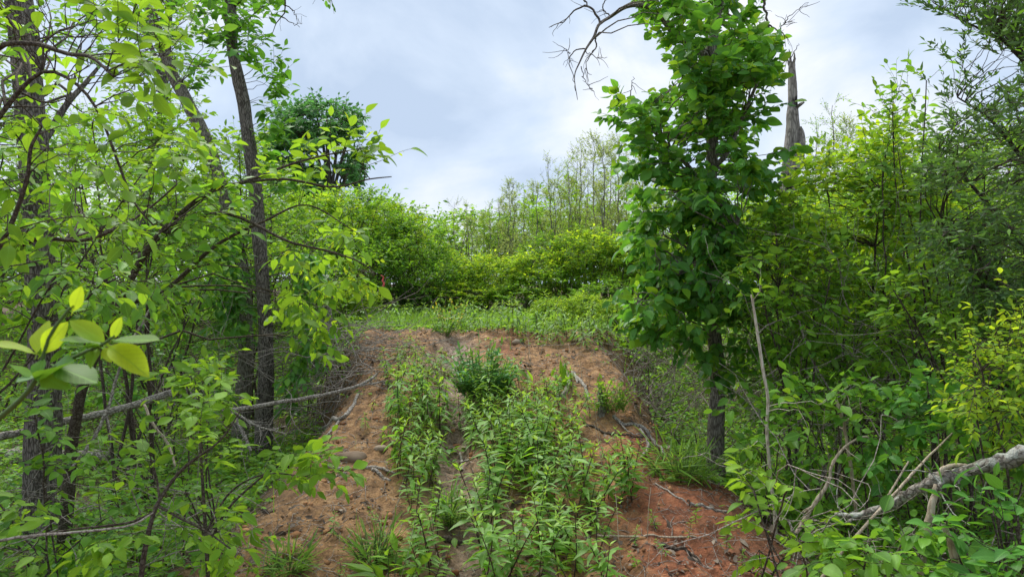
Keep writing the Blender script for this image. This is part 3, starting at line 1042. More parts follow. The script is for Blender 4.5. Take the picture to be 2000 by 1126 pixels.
def make_sapling(seed, h, nb, leafy_n, mat='bud'):
    """Slender, just budding sapling at the origin."""
    rng = np.random.default_rng(seed)
    n = 22
    s = np.linspace(0, 1, n)
    tr = np.stack([np.cumsum(rng.normal(0, 0.006, n)) * h, np.cumsum(rng.normal(0, 0.006, n)) * h, s * h - 0.1], 1)
    tr[0, :2] = 0
    rad = 0.038 * (1 - s) ** 0.8 + 0.006
    t = rng.uniform(0.25, 0.99, nb)
    p0 = np.stack([np.interp(t, s, tr[:, k]) for k in range(3)], 1)
    az = rng.uniform(0, 6.28, nb)
    d0 = np.stack([np.cos(az), np.sin(az), rng.uniform(0.5, 1.5, nb)], 1)
    ln = h * 0.17 * (1.15 - t) * rng.uniform(0.7, 1.4, nb) + 0.22
    br = walk(p0, d0, ln, 7, rng, 0.10, 0.09)
    g = Geo()
    tubes(g, br, (0.008 * (1.25 - t))[:, None] * np.linspace(1, 0.4, 7)[None], 4)
    k = 6
    pi = np.repeat(np.arange(nb), k)
    j = rng.integers(2, 7, nb * k)
    tw = walk(br[pi, j], unit(br[pi, np.minimum(j, 6)] - br[pi, j - 1]) + rng.normal(0, 0.6, (nb * k, 3)), rng.uniform(0.12, 0.38, nb * k), 4, rng, 0.15, 0.08)
    tubes(g, tw, np.linspace(1, 0.5, 4)[None] * np.full((nb * k, 1), 0.003), 3)
    root = thing('sapling', 'x', 'sapling')
    gt = Geo()
    tubes(gt, tr, rad, 7)
    obj('trunk', gt.mesh('trunk', M['bark']), root)
    obj('twigs', g.mesh('twigs', M['twig']), root, 'stuff')
    sel = rng.random(nb * k) < leafy_n
    pos, fr = leaves_on(tw[sel], 7, rng, 0.8, 0.1, 0.6)
    gl = Geo()
    add_leaves(gl, pos, fr, rng.uniform(0.035, 0.085, len(pos)), 'ovate', 0, rng)
    obj('foliage', gl.mesh('foliage', M[mat]), root, 'stuff')
    return root


SAPLINGS = [make_sapling(31, 6.0, 44, 0.7), make_sapling(32, 6.0, 56, 0.95), make_sapling(33, 6.0, 44, 1.0, 'bright'), make_sapling(34, 6.0, 40, 0.35)]
SAPS = [
    (885, 392, 24, 3, 'shortest of the thin bare saplings, sticking up alone in the sky gap'),
    (912, 398, 26, 3, None), (945, 410, 25, 1, None), (968, 380, 24, 1, None),
    (1008, 345, 22, 1, 'leafing sapling whose bushy top stands just left of the tallest lone bare trunk'),
    (985, 400, 27, 0, None), (1040, 395, 26, 2, None),
    (1073, 309, 20, 3, 'dark straight bare sapling standing by itself before the dense cluster of saplings'),
    (1095, 330, 25, 0, None), (1120, 345, 24, 1, None),
    (1145, 280, 22, 0, None), (1160, 262, 23, 1, 'tallest sapling of the dense budding cluster beside the vine-covered tree'), (1180, 272, 21, 1, None),
    (1196, 300, 24, 2, None), (1212, 265, 22, 1, None), (1235, 290, 21, 0, None), (1150, 320, 27, 3, None), (1222, 320, 26, 2, None),
    (1255, 280, 23, 1, None), (1130, 400, 21, 2, None), (1060, 430, 22, 2, None), (930, 450, 21, 2, None), (1285, 300, 22, 0, None), (990, 375, 20, 1, None), (1025, 365, 21, 2, None), (1052, 355, 20, 1, None), (1088, 345, 19, 1, None), (1110, 310, 20, 2, None), (955, 395, 20, 2, None), (925, 420, 20, 1, None),
    (1135, 300, 24, 0, None), (1172, 330, 20, 0, None), (1205, 340, 23, 3, None), (1025, 420, 24, 0, None), (860, 440, 24, 3, None),
    (1630, 195, 20, 2, 'spindly sapling tip rising over the bright shrub beside the broken snag'), (1600, 240, 21, 2, None), (1655, 230, 22, 1, None),
    (1680, 260, 20, 2, None),
]
used = set()
for px, top, d, k, label in SAPS:
    d *= 0.88
    b = P(px, 605, d)
    z = float(height(b[0], b[1])) - 0.05
    s = (P(px, top, d)[2] - z) / 6.0
    lat = min(1.0, s * 0.9 + 0.1)
    if k not in used:
        used.add(k)
        o = SAPLINGS[k]
        o.location = (b[0], b[1], z)
        o.scale = (lat, lat, s)
    else:
        o = copy_tree(SAPLINGS[k], (b[0], b[1], z), rng.uniform(0, 6.28), (lat, lat, s))
    if px < 1050:
        generic = 'thin budding sapling among the shorter ones rising beside the sky gap'
    elif px < 1400:
        generic = 'thin budding sapling in the dense cluster between the lone bare trunk and the vine-covered tree'
    else:
        generic = 'thin pale-leaved sapling rising over the bright shrub beside the broken snag'
    o['label'] = label or generic
    o['group'] = 'bare and budding saplings beyond the wood edge'

# ------------------------------------------------------------------ trunks
def trunk_geo(spec, n, base, sides=26, ridge=0.10, seed=0):
    p, r = px_line(spec, n)
    g = Geo()
    bark_tube(g, p - base, r, sides, ridge, seed)
    return g, p, r


def snag():
    spec = [(1536, 640, 14, 44), (1537, 520, 14, 41), (1539, 400, 14, 39), (1543, 330, 14, 37), (1547, 270, 14, 33), (1549, 210, 14, 24), (1548, 160, 14, 18), (1546, 122, 14, 13)]
    p, r = px_line(spec, 70)
    r = r * 0.86
    p[0, 2] = float(height(p[0, 0], p[0, 1])) - 0.3
    root = thing('broken_snag', 'tall bare grey dead trunk snapped to a jagged point above the bright shrub', 'dead tree', p[0])
    g = Geo()
    bark_tube(g, p - p[0], r, 26, 0.14, 5)
    trunk = obj('trunk', g.mesh('trunk', M['snag']), root)
    g = Geo()                                              # splinter that stands out from the broken side
    q, rq = px_line([(1558, 330, 13.9, 20), (1563, 285, 13.9, 18), (1566, 262, 13.9, 11), (1564, 247, 13.9, 3)], 14)
    bark_tube(g, q - p[0], rq, 12, 0.2, 9)
    obj('splinter', g.mesh('splinter', M['snag']), trunk)
    for st in ([(1552, 215, 14, 9), (1562, 205, 13.9, 7), (1570, 200, 13.8, 4)], [(1541, 300, 14, 9), (1530, 292, 13.9, 7), (1524, 288, 13.8, 3)]):
        g = Geo()
        q, rq = px_line(st, 8)
        tubes(g, q - p[0], rq, 8, bumpy=0.2)
        obj('branch_stub', g.mesh('branch_stub', M['snag']), trunk)
    for st in ([(1550, 128, 14, 6), (1552, 112, 13.98, 4), (1551, 101, 13.97, 1)], [(1542, 128, 14, 5), (1538, 114, 14.02, 3.5), (1538, 106, 14.03, 1)]):
        g = Geo()
        q, rq = px_line(st, 8)
        tubes(g, q - p[0], rq, 8, bumpy=0.25)
        obj('splinter', g.mesh('splinter', M['snag']), trunk)
    g = Geo()
    q, rq = px_line([(1545, 125, 14, 5), (1543, 108, 14, 3.5), (1541, 96, 14, 1)], 8)
    tubes(g, q - p[0], rq, 8, bumpy=0.2)
    obj('splinter', g.mesh('splinter', M['snag']), trunk)


snag()


def left_trees():
    rng = np.random.default_rng(41)
    # big trunk close by
    p, r = px_line([(84, 1110, 5.2, 100), (83, 1040, 5.2, 84), (83, 950, 5.2, 72), (86, 800, 5.2, 66), (85, 650, 5.2, 62), (78, 500, 5.2, 59), (70, 350, 5.2, 58),
                    (58, 200, 5.2, 55), (45, 60, 5.2, 53), (28, -80, 5.2, 50)], 150)
    r = r * 0.9
    limb = px_line([(66, 300, 5.2, 16), (95, 262, 5.3, 14), (130, 205, 5.4, 11), (165, 165, 5.5, 9), (195, 128, 5.6, 5)], 16)
    limb2 = px_line([(130, 205, 5.4, 8), (135, 180, 5.4, 6), (150, 140, 5.5, 4), (158, 100, 5.6, 2)], 10)
    c = centers_in([(-60, -60), (160, -60), (190, 120), (150, 240), (120, 420), (-60, 420)], 34, 5.6, 0.8, rng, 0.2)
    leafy('oak_tree', 'thick mottled grey trunk nearest the camera, rising behind the big foreground leaves', 'tree', [(p, r), limb, limb2], c, rng, 'ovate', 0.075, 'mid',
          nt=3, nl=6, L=0.3, wood='bark_dark', stem_name='trunk', bark=True, single=120, reach=2.0, minpx=14)
    # the straighter of the pair, with vines
    p, r = px_line([(512, 960, 7.9, 52), (513, 900, 7.9, 42), (516, 800, 7.9, 37), (520, 690, 7.9, 34), (513, 560, 7.9, 31), (501, 400, 7.9, 29), (488, 290, 7.9, 28), (473, 190, 7.9, 27),
                    (453, 90, 7.9, 25), (449, -20, 7.9, 24), (446, -120, 7.9, 22)], 130)
    r = r * 0.88
    c = np.concatenate([centers_in([(575, 450), (610, 520), (620, 640), (590, 720), (578, 640)], 24, 7.8, 0.3, rng, 0.15, 40), centers_in([(430, 430), (470, 410), (478, 520), (490, 640), (440, 640), (420, 520)], 30, 8.1, 0.3, rng, 0.15, 40),
                        centers_in([(500, 100), (510, 250), (525, 400), (570, 360), (540, 220), (545, 110)], 20, 7.9, 0.4, rng, 0.2, 40),
                        centers_in([(380, -40), (560, -40), (545, 60), (500, 130), (440, 120), (390, 60)], 34, 7.9, 0.6, rng, 0.25, 40),
                        centers_in([(565, 640), (610, 660), (600, 760), (565, 790)], 12, 7.7, 0.25, rng)])
    tree = leafy('vine_wrapped_tree', 'trunk of the leaning pair that rises unbroken to the top, vines round its middle', 'tree', [(p, r)], c, rng, 'ovate', 0.105, 'vine',
          nt=3, nl=6, L=0.24, wood='bark_dark', stem_name='trunk', bark=True, single=300, reach=0.8, droop=0.45, mats2=('mid', 0.25), minpx=10)
    g = Geo()
    for l in ([(452, 20, 7.9, 6), (490, -15, 7.8, 5), (540, -30, 7.7, 4), (556, 10, 7.7, 3), (545, 40, 7.7, 2), (520, 78, 7.7, 1)], [(556, 10, 7.7, 2.5), (574, 20, 7.7, 2), (580, 40, 7.7, 1.2)],
              [(548, 32, 7.7, 2), (570, 45, 7.7, 1.5), (590, 46, 7.7, .8)], [(540, -30, 7.7, 3), (600, -20, 7.7, 2.5), (640, -4, 7.7, 2), (652, 12, 7.7, 1)]):
        q, rq = px_line(l, 14)
        q[1:-1] += rng.normal(0, 0.008, q[1:-1].shape)
        tubes(g, q - p[0], np.maximum(rq, .0015), 5)
        tw = walk(q[4::3], rng.normal(0, 1, (4, 3)) - np.array([0, 0, .3]), rng.uniform(0.06, 0.2, 4), 5, rng, 0.2)
        tubes(g, tw - p[0], np.full((4, 5), 0.0016), 4)
    obj('bare_twigs', g.mesh('bare_twigs', M['twig']), tree, 'stuff')
    pos, fr = leaves_on(P(np.array([[628, 636, 642], [640, 648, 652]]), np.array([[-6, 0, 8], [-4, 4, 14]]), 7.7), 3, rng, droop=0.6)
    leaf_objects(tree, pos, fr, rng.uniform(0.06, 0.09, len(pos)), 'ovate', 'vine', rng, 1, p[0])
    # the other of the pair, leaning away to the left
    p, r = px_line([(466, 930, 8.6, 50), (468, 880, 8.6, 42), (474, 780, 8.6, 34), (480, 650, 8.6, 31), (470, 520, 8.6, 30), (446, 420, 8.6, 29), (408, 290, 8.6, 28), (372, 210, 8.6, 27),
                    (335, 140, 8.6, 25), (300, 40, 8.6, 20), (275, -60, 8.6, 16)], 120)
    r = r * 0.9
    c = np.concatenate([centers_in([(420, 440), (470, 420), (500, 520), (490, 640), (440, 640), (400, 540)], 26, 8.7, 0.4, rng, 0.1, 40),
                        centers_in([(190, -40), (440, -40), (430, 90), (400, 200), (300, 160), (200, 100)], 52, 8.7, 0.9, rng, 0.3, 50)])
    leafy('vine_wrapped_tree', 'grey trunk of the pair that leans off to the left above shoulder height', 'tree', [(p, r)], c, rng, 'ovate', 0.095, 'vine',
          nt=3, nl=6, L=0.30, wood='bark', stem_name='trunk', bark=True, single=200, reach=1.0, droop=0.4, mats2=('bright', 0.3), minpx=10)
    p, r = px_line([(272, 830, 10.5, 26), (275, 760, 10.5, 21), (276, 600, 10.5, 18), (282, 450, 10.5, 18), (290, 330, 10.5, 17), (312, 250, 10.5, 15), (325, 120, 10.5, 14), (331, 0, 10.5, 14), (336, -90, 10.5, 12)], 80)
    limb = px_line([(318, 210, 10.5, 10), (305, 120, 10.5, 9), (270, 30, 10.7, 8), (250, -60, 10.8, 6)], 20)
    c = np.concatenate([centers_in([(230, -40), (420, -40), (400, 120), (350, 300), (250, 320), (220, 150)], 60, 10.5, 1.0, rng, 0.3, 50),
                        centers_in([(190, 180), (320, 250), (330, 420), (200, 420)], 30, 10.5, 0.9, rng, 0.2, 50)])
    leafy('slender_tree', 'slender dark trunk farther back, seen between the nearest trunk and the leaning pair', 'tree', [(p, r), limb], c, rng, 'ovate', 0.085, 'mid',
          nt=3, nl=6, L=0.35, wood='bark_dark', stem_name='trunk', bark=True, single=0, reach=2.2, mats2=('bright', 0.4))


left_trees()


def vine_tree():
    rng = np.random.default_rng(55)
    d = 6.5
    p, r = px_line([(1402, 1010, d, 58), (1400, 960, d, 45), (1398, 860, d, 37), (1402, 740, d, 34), (1394, 640, d, 30), (1385, 520, d, 27), (1388, 400, d, 26), (1391, 250, d, 26),
                    (1389, 115, d, 26), (1398, 50, d, 18), (1408, 0, d, 16), (1418, -80, d, 13)], 140)
    r = r * 0.84
    limbs = [px_line([(1389, 118, d, 22), (1360, 92, d, 19), (1320, 68, d - .1, 15), (1290, 30, d - .2, 13), (1262, 12, d - .3, 10), (1225, 13, d - .4, 8), (1192, 33, d - .4, 6.5), (1170, 48, d - .4, 5.5),
                      (1160, 72, d - .4, 5), (1145, 95, d - .4, 4), (1132, 122, d - .4, 3), (1122, 150, d - .4, 2), (1128, 195, d - .4, 1.2)], 60),
             px_line([(1388, 330, d, 12), (1420, 300, d - .1, 10), (1450, 230, d - .1, 8), (1480, 160, d, 6), (1500, 120, d, 4)], 20),
             px_line([(1386, 380, d, 12), (1340, 320, d - .2, 9), (1290, 270, d - .2, 7), (1245, 225, d - .2, 4)], 20),
             px_line([(1384, 470, d, 11), (1340, 520, d - .3, 9), (1290, 560, d - .4, 7), (1245, 590, d - .4, 4)], 20),
             px_line([(1386, 500, d, 10), (1410, 480, d - .4, 8), (1440, 440, d - .5, 5)], 16)]
    poly = [(1255, -40), (1290, -40), (1330, 10), (1365, 40), (1385, -20), (1440, -30), (1480, 20), (1500, 75), (1545, 100), (1558, 150), (1520, 165), (1500, 190), (1512, 215), (1490, 260),
            (1510, 300), (1495, 340), (1480, 380), (1455, 420), (1470, 470), (1455, 520), (1450, 560), (1440, 610), (1405, 640), (1390, 670), (1350, 650), (1300, 635), (1262, 640), (1238, 610), (1222, 585),
            (1258, 555), (1250, 520), (1240, 480), (1262, 440), (1240, 400), (1250, 350), (1228, 310), (1232, 280), (1205, 240), (1212, 195), (1250, 190), (1285, 205), (1310, 170), (1318, 120), (1290, 90),
            (1262, 70)]
    core = [(1330, 130), (1450, 130), (1450, 400), (1430, 600), (1290, 600), (1290, 420), (1300, 250)]
    poly = [(x_ + (12 if x_ < 1370 else -24), y_) for x_, y_ in poly]
    c = np.concatenate([centers_in(poly, 285, d, 0.8, rng, 0.36, 34), centers_in([(1350, 120), (1420, 120), (1425, 400), (1415, 620), (1350, 620)], 20, d - 0.4, 0.2, rng), centers_in(core, 70, d - 0.15, 0.45, rng, 0.25, 40),
                        centers_in([(1376, 640), (1420, 640), (1440, 700), (1400, 760), (1370, 700)], 9, d - 0.1, 0.2, rng),
                        P(np.array([1388, 1396, 1384, 1392, 1380, 1398]), np.array([225, 265, 300, 335, 375, 420]), d - 0.42), P(np.array([1505, 1490, 1440, 1435, 1255, 1225, 1222, 1236, 1240, 1228, 1246, 1262, 1500, 1505, 1485, 1478, 1470, 1450, 1290, 1345, 1330]), np.array([105, 215, 600, 650, 590, 240, 205, 262, 330, 560, 610, 625, 170, 300, 345, 400, 470, 545, 640, 660, 10]), d - 0.25)])
    root = leafy('vine_covered_tree', 'tall tree cloaked in broad green vine leaves at the edge of the red dirt', 'tree', [(p, r)] + limbs, c, rng, 'broad', 0.090, 'vine', nt=3, nl=8, L=0.23,
                 droop=0.35, wood='bark', stem_name='trunk', bark=True, single=300, reach=1.3, mats2=('bright', 0.25), tilt=0.8, minpx=10, branch_r=0.010)
    # bare twigs: on the hanging limb and up at the top
    g = Geo()
    base = p[0]
    lines = [[(1172, 46, 6.1, 5), (1160, 20, 6.1, 4.5), (1143, 12, 6.1, 4), (1120, 24, 6.1, 3), (1100, 42, 6.1, 2.2), (1072, 54, 6.1, 1.2)],
             [(1148, 12, 6.1, 3), (1142, -5, 6.1, 2.5), (1150, -30, 6.1, 2)],
             [(1160, 72, 6.1, 3.5), (1165, 88, 6.1, 3), (1154, 108, 6.1, 2.2), (1146, 125, 6.1, 1.6), (1150, 160, 6.1, 1)],
             [(1145, 95, 6.1, 3), (1122, 100, 6.1, 2.4), (1112, 122, 6.1, 2), (1120, 150, 6.1, 1.5), (1124, 178, 6.1, 1)],
             [(1192, 33, 6.1, 3), (1178, 15, 6.1, 2.5), (1190, -10, 6.1, 2)], [(1112, 105, 6.1, 2), (1102, 94, 6.1, 1)],
             [(1142, 100, 6.1, 2), (1165, 112, 6.1, 1.5), (1186, 112, 6.1, 1)], [(1135, 130, 6.1, 2), (1142, 155, 6.1, 1.5), (1160, 178, 6.1, .8)],
             [(1488, -10, 6.4, 6), (1495, 20, 6.4, 5), (1500, 55, 6.4, 4), (1494, 75, 6.4, 3)], [(1500, 48, 6.4, 3.5), (1520, 60, 6.4, 2.6), (1532, 70, 6.4, 2), (1535, 92, 6.4, 1)],
             [(1522, 60, 6.4, 2.5), (1535, 40, 6.4, 2), (1550, 25, 6.4, 1.4), (1578, 10, 6.4, .8)], [(1530, 45, 6.4, 1.6), (1552, 44, 6.4, .8)],
             [(1236, 150, 6.4, 1), (1232, 180, 6.4, 2), (1240, 215, 6.4, 2.4)], [(1560, 85, 6.4, 1), (1545, 110, 6.4, 2), (1520, 130, 6.4, 2)]]
    for l in lines:
        q, rq = px_line(l, 16)
        q[1:-1] += rng.normal(0, 0.006, q[1:-1].shape)
        tubes(g, q - base, rq, 5)
        n = 5
        j = rng.integers(3, 15, n)
        tw = walk(q[j], unit(q[j] - q[j - 1]) + rng.normal(0, 0.8, (n, 3)) - np.array([0, 0, .15]), rng.uniform(0.06, 0.22, n), 5, rng, 0.2, -0.02)
        tubes(g, tw - base, np.linspace(0.0032, 0.0014, 5)[None] * np.ones((n, 1)), 4)
    obj('bare_twigs', g.mesh('bare_twigs', M['bark_dark']), root, 'stuff')


vine_tree()


def crest_bushes():
    rng = np.random.default_rng(300)
    for px, py, s, label in [(705, 632, .30, 'small bush at the left end of the crest, below the pink ribbon'), (1075, 640, .24, 'small bush on the crest, left edge of the tall weedy bank'),
                             (1140, 640, .25, 'bushy mound in the middle of the tall weedy bank'), (1205, 645, .27, 'bushy mound at the end of the tall weedy bank nearest the vine leaves'),
                             (655, 640, .34, 'small bush on the shoulder just past the pale broken stump'), (1262, 655, .34, 'low bush half behind the lowest vine leaves, past the crest')]:
        q = G(px, py)
        o = copy_tree(BUSHES[int(rng.choice([1, 3, 2]))], q, rng.uniform(0, 6.28), (s * 1.3, s * 1.3, s * rng.uniform(0.7, 1.0)), label, 'small bushes along the crest')


crest_bushes()
# ------------------------------------------------------------------ shrubs and young trees on the left
def bush_at(name, label, cat, base_px, d, poly, n, dd, seed, k=5, gap=0.2, r0=0.018, gscale=60, base_d=None, **kw):
    """A shrub whose crown fills the silhouette poly at depth d and whose stems rise from the ground under base_px."""
    rng = np.random.default_rng(seed)
    c = centers_in(poly, n, d, dd, rng, gap, gscale)
    zg = height(c[:, 0], c[:, 1])
    c = c[c[:, 2] > zg + 0.12]
    b = P(base_px, 600, base_d or d)
    b[2] = float(height(b[0], b[1]))
    return leafy(name, label, cat, auto_stems(b, spread_tops(c, k, rng), rng, r0, 0.004), c, rng, **kw)


def left_side():
    # foreground shrub with the big leaves
    rng = np.random.default_rng(61)
    poly = [(-60, -60), (150, -60), (230, 10), (330, 70), (345, 150), (290, 210), (345, 250), (330, 330), (340, 420), (300, 480), (260, 560), (130, 520), (-60, 560)]
    c = np.concatenate([centers_in(poly, 58, 2.8, 0.55, rng, 0.30, 55), centers_in([(-60, -60), (200, -60), (330, 120), (200, 190), (-60, 150)], 11, 2.3, 0.25, rng),
                        centers_in([(200, 60), (340, 70), (320, 160), (190, 160)], 5, 2.0, 0.15, rng), centers_in([(0, 60), (110, 60), (140, 560), (20, 560)], 16, 3.4, 0.3, rng)])
    stems = [px_line(s, 26) for s in (
        [(-420, 1500, 2.6, 26), (-220, 800, 2.6, 22), (-90, 300, 2.5, 16), (-20, 110, 2.4, 11), (60, 85, 2.3, 9), (130, 105, 2.2, 8), (178, 112, 2.1, 7), (222, 150, 2.0, 4)],
        [(-420, 1500, 2.6, 26), (-200, 700, 2.7, 18), (-60, 330, 2.8, 12), (20, 200, 2.8, 9), (85, 140, 2.8, 7), (150, 165, 2.8, 6), (195, 225, 2.8, 5.5), (228, 310, 2.8, 5), (262, 395, 2.8, 4), (300, 440, 2.8, 3)],
        [(-420, 1500, 2.6, 26), (-180, 800, 2.8, 16), (-40, 560, 2.9, 11), (60, 470, 2.9, 9), (160, 470, 3.0, 7), (240, 440, 3.0, 6), (300, 400, 3.1, 4), (345, 360, 3.1, 3)],
        [(-300, 900, 2.6, 18), (-100, 620, 2.5, 12), (0, 480, 2.5, 10), (50, 360, 2.5, 8), (60, 290, 2.5, 7), (80, 250, 2.5, 4)],
    )]
    stems[0][0][0, 2] = stems[1][0][0, 2] = stems[2][0][0, 2] = float(height(stems[0][0][0, 0], stems[0][0][0, 1])) - 0.05
    leafy('leafy_shrub', 'big-leaved bright shrub arching in at head height, nearest the camera', 'shrub', stems, c, rng, 'ovate', 0.056, 'bright',
          nt=2, nl=6, L=0.22, droop=0.28, wood='twig', single=300, detail=1, branch_r=0.005, twig_r=0.0016, mats2=('mid', 0.5), reach=0.9)
    # the two sprigs close to the lens
    root_p = P(30, 760, 1.0)
    root = thing('leaf_sprig', 'large glowing yellow-green leaf sprig closest to the lens, out of focus', 'branch tip', root_p)
    g = Geo()
    for s in ([(-160, 980, 1.05, 14), (-40, 850, 1.02, 12), (40, 780, 1.0, 10), (75, 730, 1.0, 9), (95, 660, 1.0, 7), (130, 610, 1.0, 6), (145, 595, 1.0, 4)],
              [(75, 740, 1.0, 8), (110, 715, 1.0, 7), (160, 690, 0.98, 7), (195, 675, .97, 6), (225, 655, .97, 4)]):
        q, rq = px_line(s, 16)
        tubes(g, q - root_p, rq, 6)
    obj('stem', g.mesh('stem', M['green_stem']), root)
    # base px, tip px, depth of base, depth of tip, facing (x, y, z), material
    near = [((142, 608), (160, 558), 1.0, .99, (0.2, -1, .25), 'yellow'), ((72, 690), (92, 622), 1.0, 1.06, (-.1, -1, .3), 'yellow'), ((82, 690), (130, 628), 1.0, 1.0, (.3, -1, .3), 'yellow'),
            ((68, 690), (-20, 664), 1.0, .95, (0, -.35, 1), 'yellow'), ((205, 668), (136, 622), .97, .96, (.2, -.8, .8), 'yellow'), ((218, 662), (238, 618), .97, .97, (-.1, -1, .2), 'yellow'),
            ((220, 664), (312, 664), .97, .93, (0, -.30, 1), 'bright'), ((212, 676), (290, 728), .97, .93, (.3, -.75, .8), 'yellow'), ((205, 674), (118, 658), .98, .90, (0, -.45, 1), 'bright'),
            ((200, 680), (122, 672), .98, .88, (-.2, -.55, .9), 'mid'), ((204, 678), (216, 706), .98, .95, (.2, -.9, .4), 'yellow'), ((190, 680), (175, 716), .98, .93, (0, -.7, .6), 'bright'),
            ((85, 700), (70, 742), 1.0, .95, (-.2, -.5, .9), 'mid'), ((80, 745), (135, 695), 1.0, .93, (0, -.5, 1), 'mid'), ((75, 735), (32, 742), 1.0, .93, (0, -.6, .8), 'dark'),
            ((85, 735), (130, 755), 1.0, .94, (.1, -.7, .7), 'mid'), ((110, 715), (190, 748), 1.0, .93, (.1, -.45, .9), 'mid'), ((72, 738), (18, 712), 1.0, .96, (0, -.5, .9), 'mid')]
    class Calm:                                          # only the flatter leaf forms
        def integers(self, n):
            return int(rr.choice([0, 3, 5]))
    rr = np.random.default_rng(3)
    for a, b, da, db, nrm, mat in near:
        pa, pb = P(*a, da), P(*b, da + (db - da) * 0.55)
        ln = np.linalg.norm(pb - pa)
        leaf_objects(root, pa[None], leaf_frames((pb - pa)[None], np.array([nrm])), np.array([ln]), 'ovate', mat, Calm(), 2, root_p)
    # spray reaching across in front of the pair of trunks
    rng = np.random.default_rng(62)
    stems = [px_line(s, 22) for s in (
        [(120, 1150, 4.6, 26), (150, 800, 4.6, 20), (230, 600, 4.6, 16), (300, 470, 4.5, 12), (400, 380, 4.4, 9), (480, 355, 4.3, 7), (570, 320, 4.2, 5), (650, 300, 4.2, 3), (735, 285, 4.1, 2)],
        [(300, 470, 4.5, 9), (400, 420, 4.4, 7), (470, 425, 4.3, 6), (560, 470, 4.2, 5), (640, 490, 4.2, 4), (700, 510, 4.2, 2.5), (735, 535, 4.2, 1.5)],
        [(480, 355, 4.3, 6), (560, 350, 4.2, 5), (650, 365, 4.2, 4), (720, 350, 4.1, 3), (765, 345, 4.1, 2)],
        [(230, 600, 4.6, 10), (330, 560, 4.5, 9), (420, 480, 4.4, 7), (520, 430, 4.3, 5), (600, 400, 4.3, 3), (690, 450, 4.3, 2)])]
    stems[0][0][0, 2] = float(height(stems[0][0][0, 0], stems[0][0][0, 1])) - 0.05
    c = np.concatenate([centers_in([(545, 300), (620, 290), (725, 285), (745, 335), (700, 365), (600, 370), (545, 350)], 13, 4.3, 0.3, rng, 0.15, 45), centers_in([(300, 330), (400, 280), (450, 330), (430, 400), (340, 450)], 12, 4.4, 0.3, rng, 0.2, 45),
                        centers_in([(560, 430), (640, 430), (690, 450), (690, 500), (720, 540), (640, 560), (560, 600)], 22, 4.5, 0.3, rng, 0.15, 45),
                        centers_in([(560, 560), (640, 580), (620, 680), (560, 650)], 8, 4.6, 0.2, rng)])
    leafy('leafy_shrub', 'leafy branches reaching past the trunk pair, their tips against the round dark tree', 'shrub', stems, c, rng, 'ovate', 0.075, 'bright',
          nt=2, nl=6, L=0.24, droop=0.30, wood='twig', single=300, mats2=('yellow', 0.3), branch_r=0.005, twig_r=0.0018, reach=0.8)
    # masses at middle distance
    bush_at('leafy_shrub', 'dense shrub just behind the foreground leaves, crossing the middle of the nearest trunk', 'shrub', -150, 4.2,
            [(-80, 300), (120, 300), (260, 330), (360, 310), (420, 350), (440, 430), (400, 520), (260, 610), (120, 640), (-80, 660)], 125, 0.55, 63, 6, 0.22,
            leaf='ovate', size=0.075, mat='mid', mats2=('bright', 0.5), nt=2, nl=6, L=0.26, single=260, wood='twig', minpx=14, r0=0.010)
    bush_at('leafy_shrub', 'tall shrub filling the gap between the nearest trunk and the leaning pair', 'shrub', 280, 6.4,
            [(130, 260), (250, 170), (340, 260), (400, 340), (430, 440), (420, 560), (300, 620), (140, 600), (120, 400)], 150, 0.8, 64, 7, 0.32,
            leaf='ovate', size=0.075, mat='mid', mats2=('bright', 0.5), nt=3, nl=6, L=0.30, wood='twig')
    bush_at('leafy_shrub', 'sunlit shrub behind the leaning trunk pair, below the round dark tree', 'shrub', 500, 9.2,
            [(400, 330), (470, 250), (540, 330), (600, 380), (640, 460), (640, 560), (560, 620), (430, 620), (380, 500)], 190, 0.9, 65, 7, 0.2,
            leaf='ovate', size=0.075, mat='bright', mats2=('mid', 0.35), nt=3, nl=7, L=0.34, wood='twig')
    bush_at('leafy_shrub', 'shady shrub low between the two leaning trunks and the nearest trunk', 'shrub', 300, 8.6,
            [(100, 480), (250, 520), (430, 500), (470, 640), (440, 740), (280, 760), (120, 740)], 150, 0.8, 66, 7, 0.2,
            leaf='ovate', size=0.070, mat='mid', mats2=('vine', 0.5), nt=3, nl=6, L=0.30, wood='twig')
    # farther wood
    bg = [(-20, 13, [(-140, 200), (120, 160), (160, 420), (100, 640), (-140, 640)], 'behind the nearest trunk'),
          (170, 12, [(60, 300), (180, 230), (290, 330), (300, 520), (240, 660), (60, 660)], 'between the nearest trunk and the slender dark one'),
          (350, 13, [(250, 330), (340, 260), (430, 340), (460, 520), (420, 650), (250, 650)], 'behind the slender dark trunk'),
          (520, 13, [(430, 380), (520, 330), (600, 400), (620, 520), (600, 620), (430, 620)], 'behind the unbroken trunk of the pair'),
          (90, 17, [(-40, 240), (120, 200), (260, 260), (280, 600), (-40, 600)], 'far back behind the nearest trunk')]
    for i, (bx, d, poly, where) in enumerate(bg):
        bush_at('understory_tree', f'small leafy tree {where}', 'tree', bx, d, poly, 150, 1.4, 70 + i, 6, 0.22, r0=0.035,
                leaf='ovate', size=0.085, mat='bright', mats2=('mid', 0.5), nt=4, nl=7, L=0.45, wood='twig', detail=0, group='understory trees at the left of the clearing')
    # saplings at the bottom
    rng = np.random.default_rng(67)
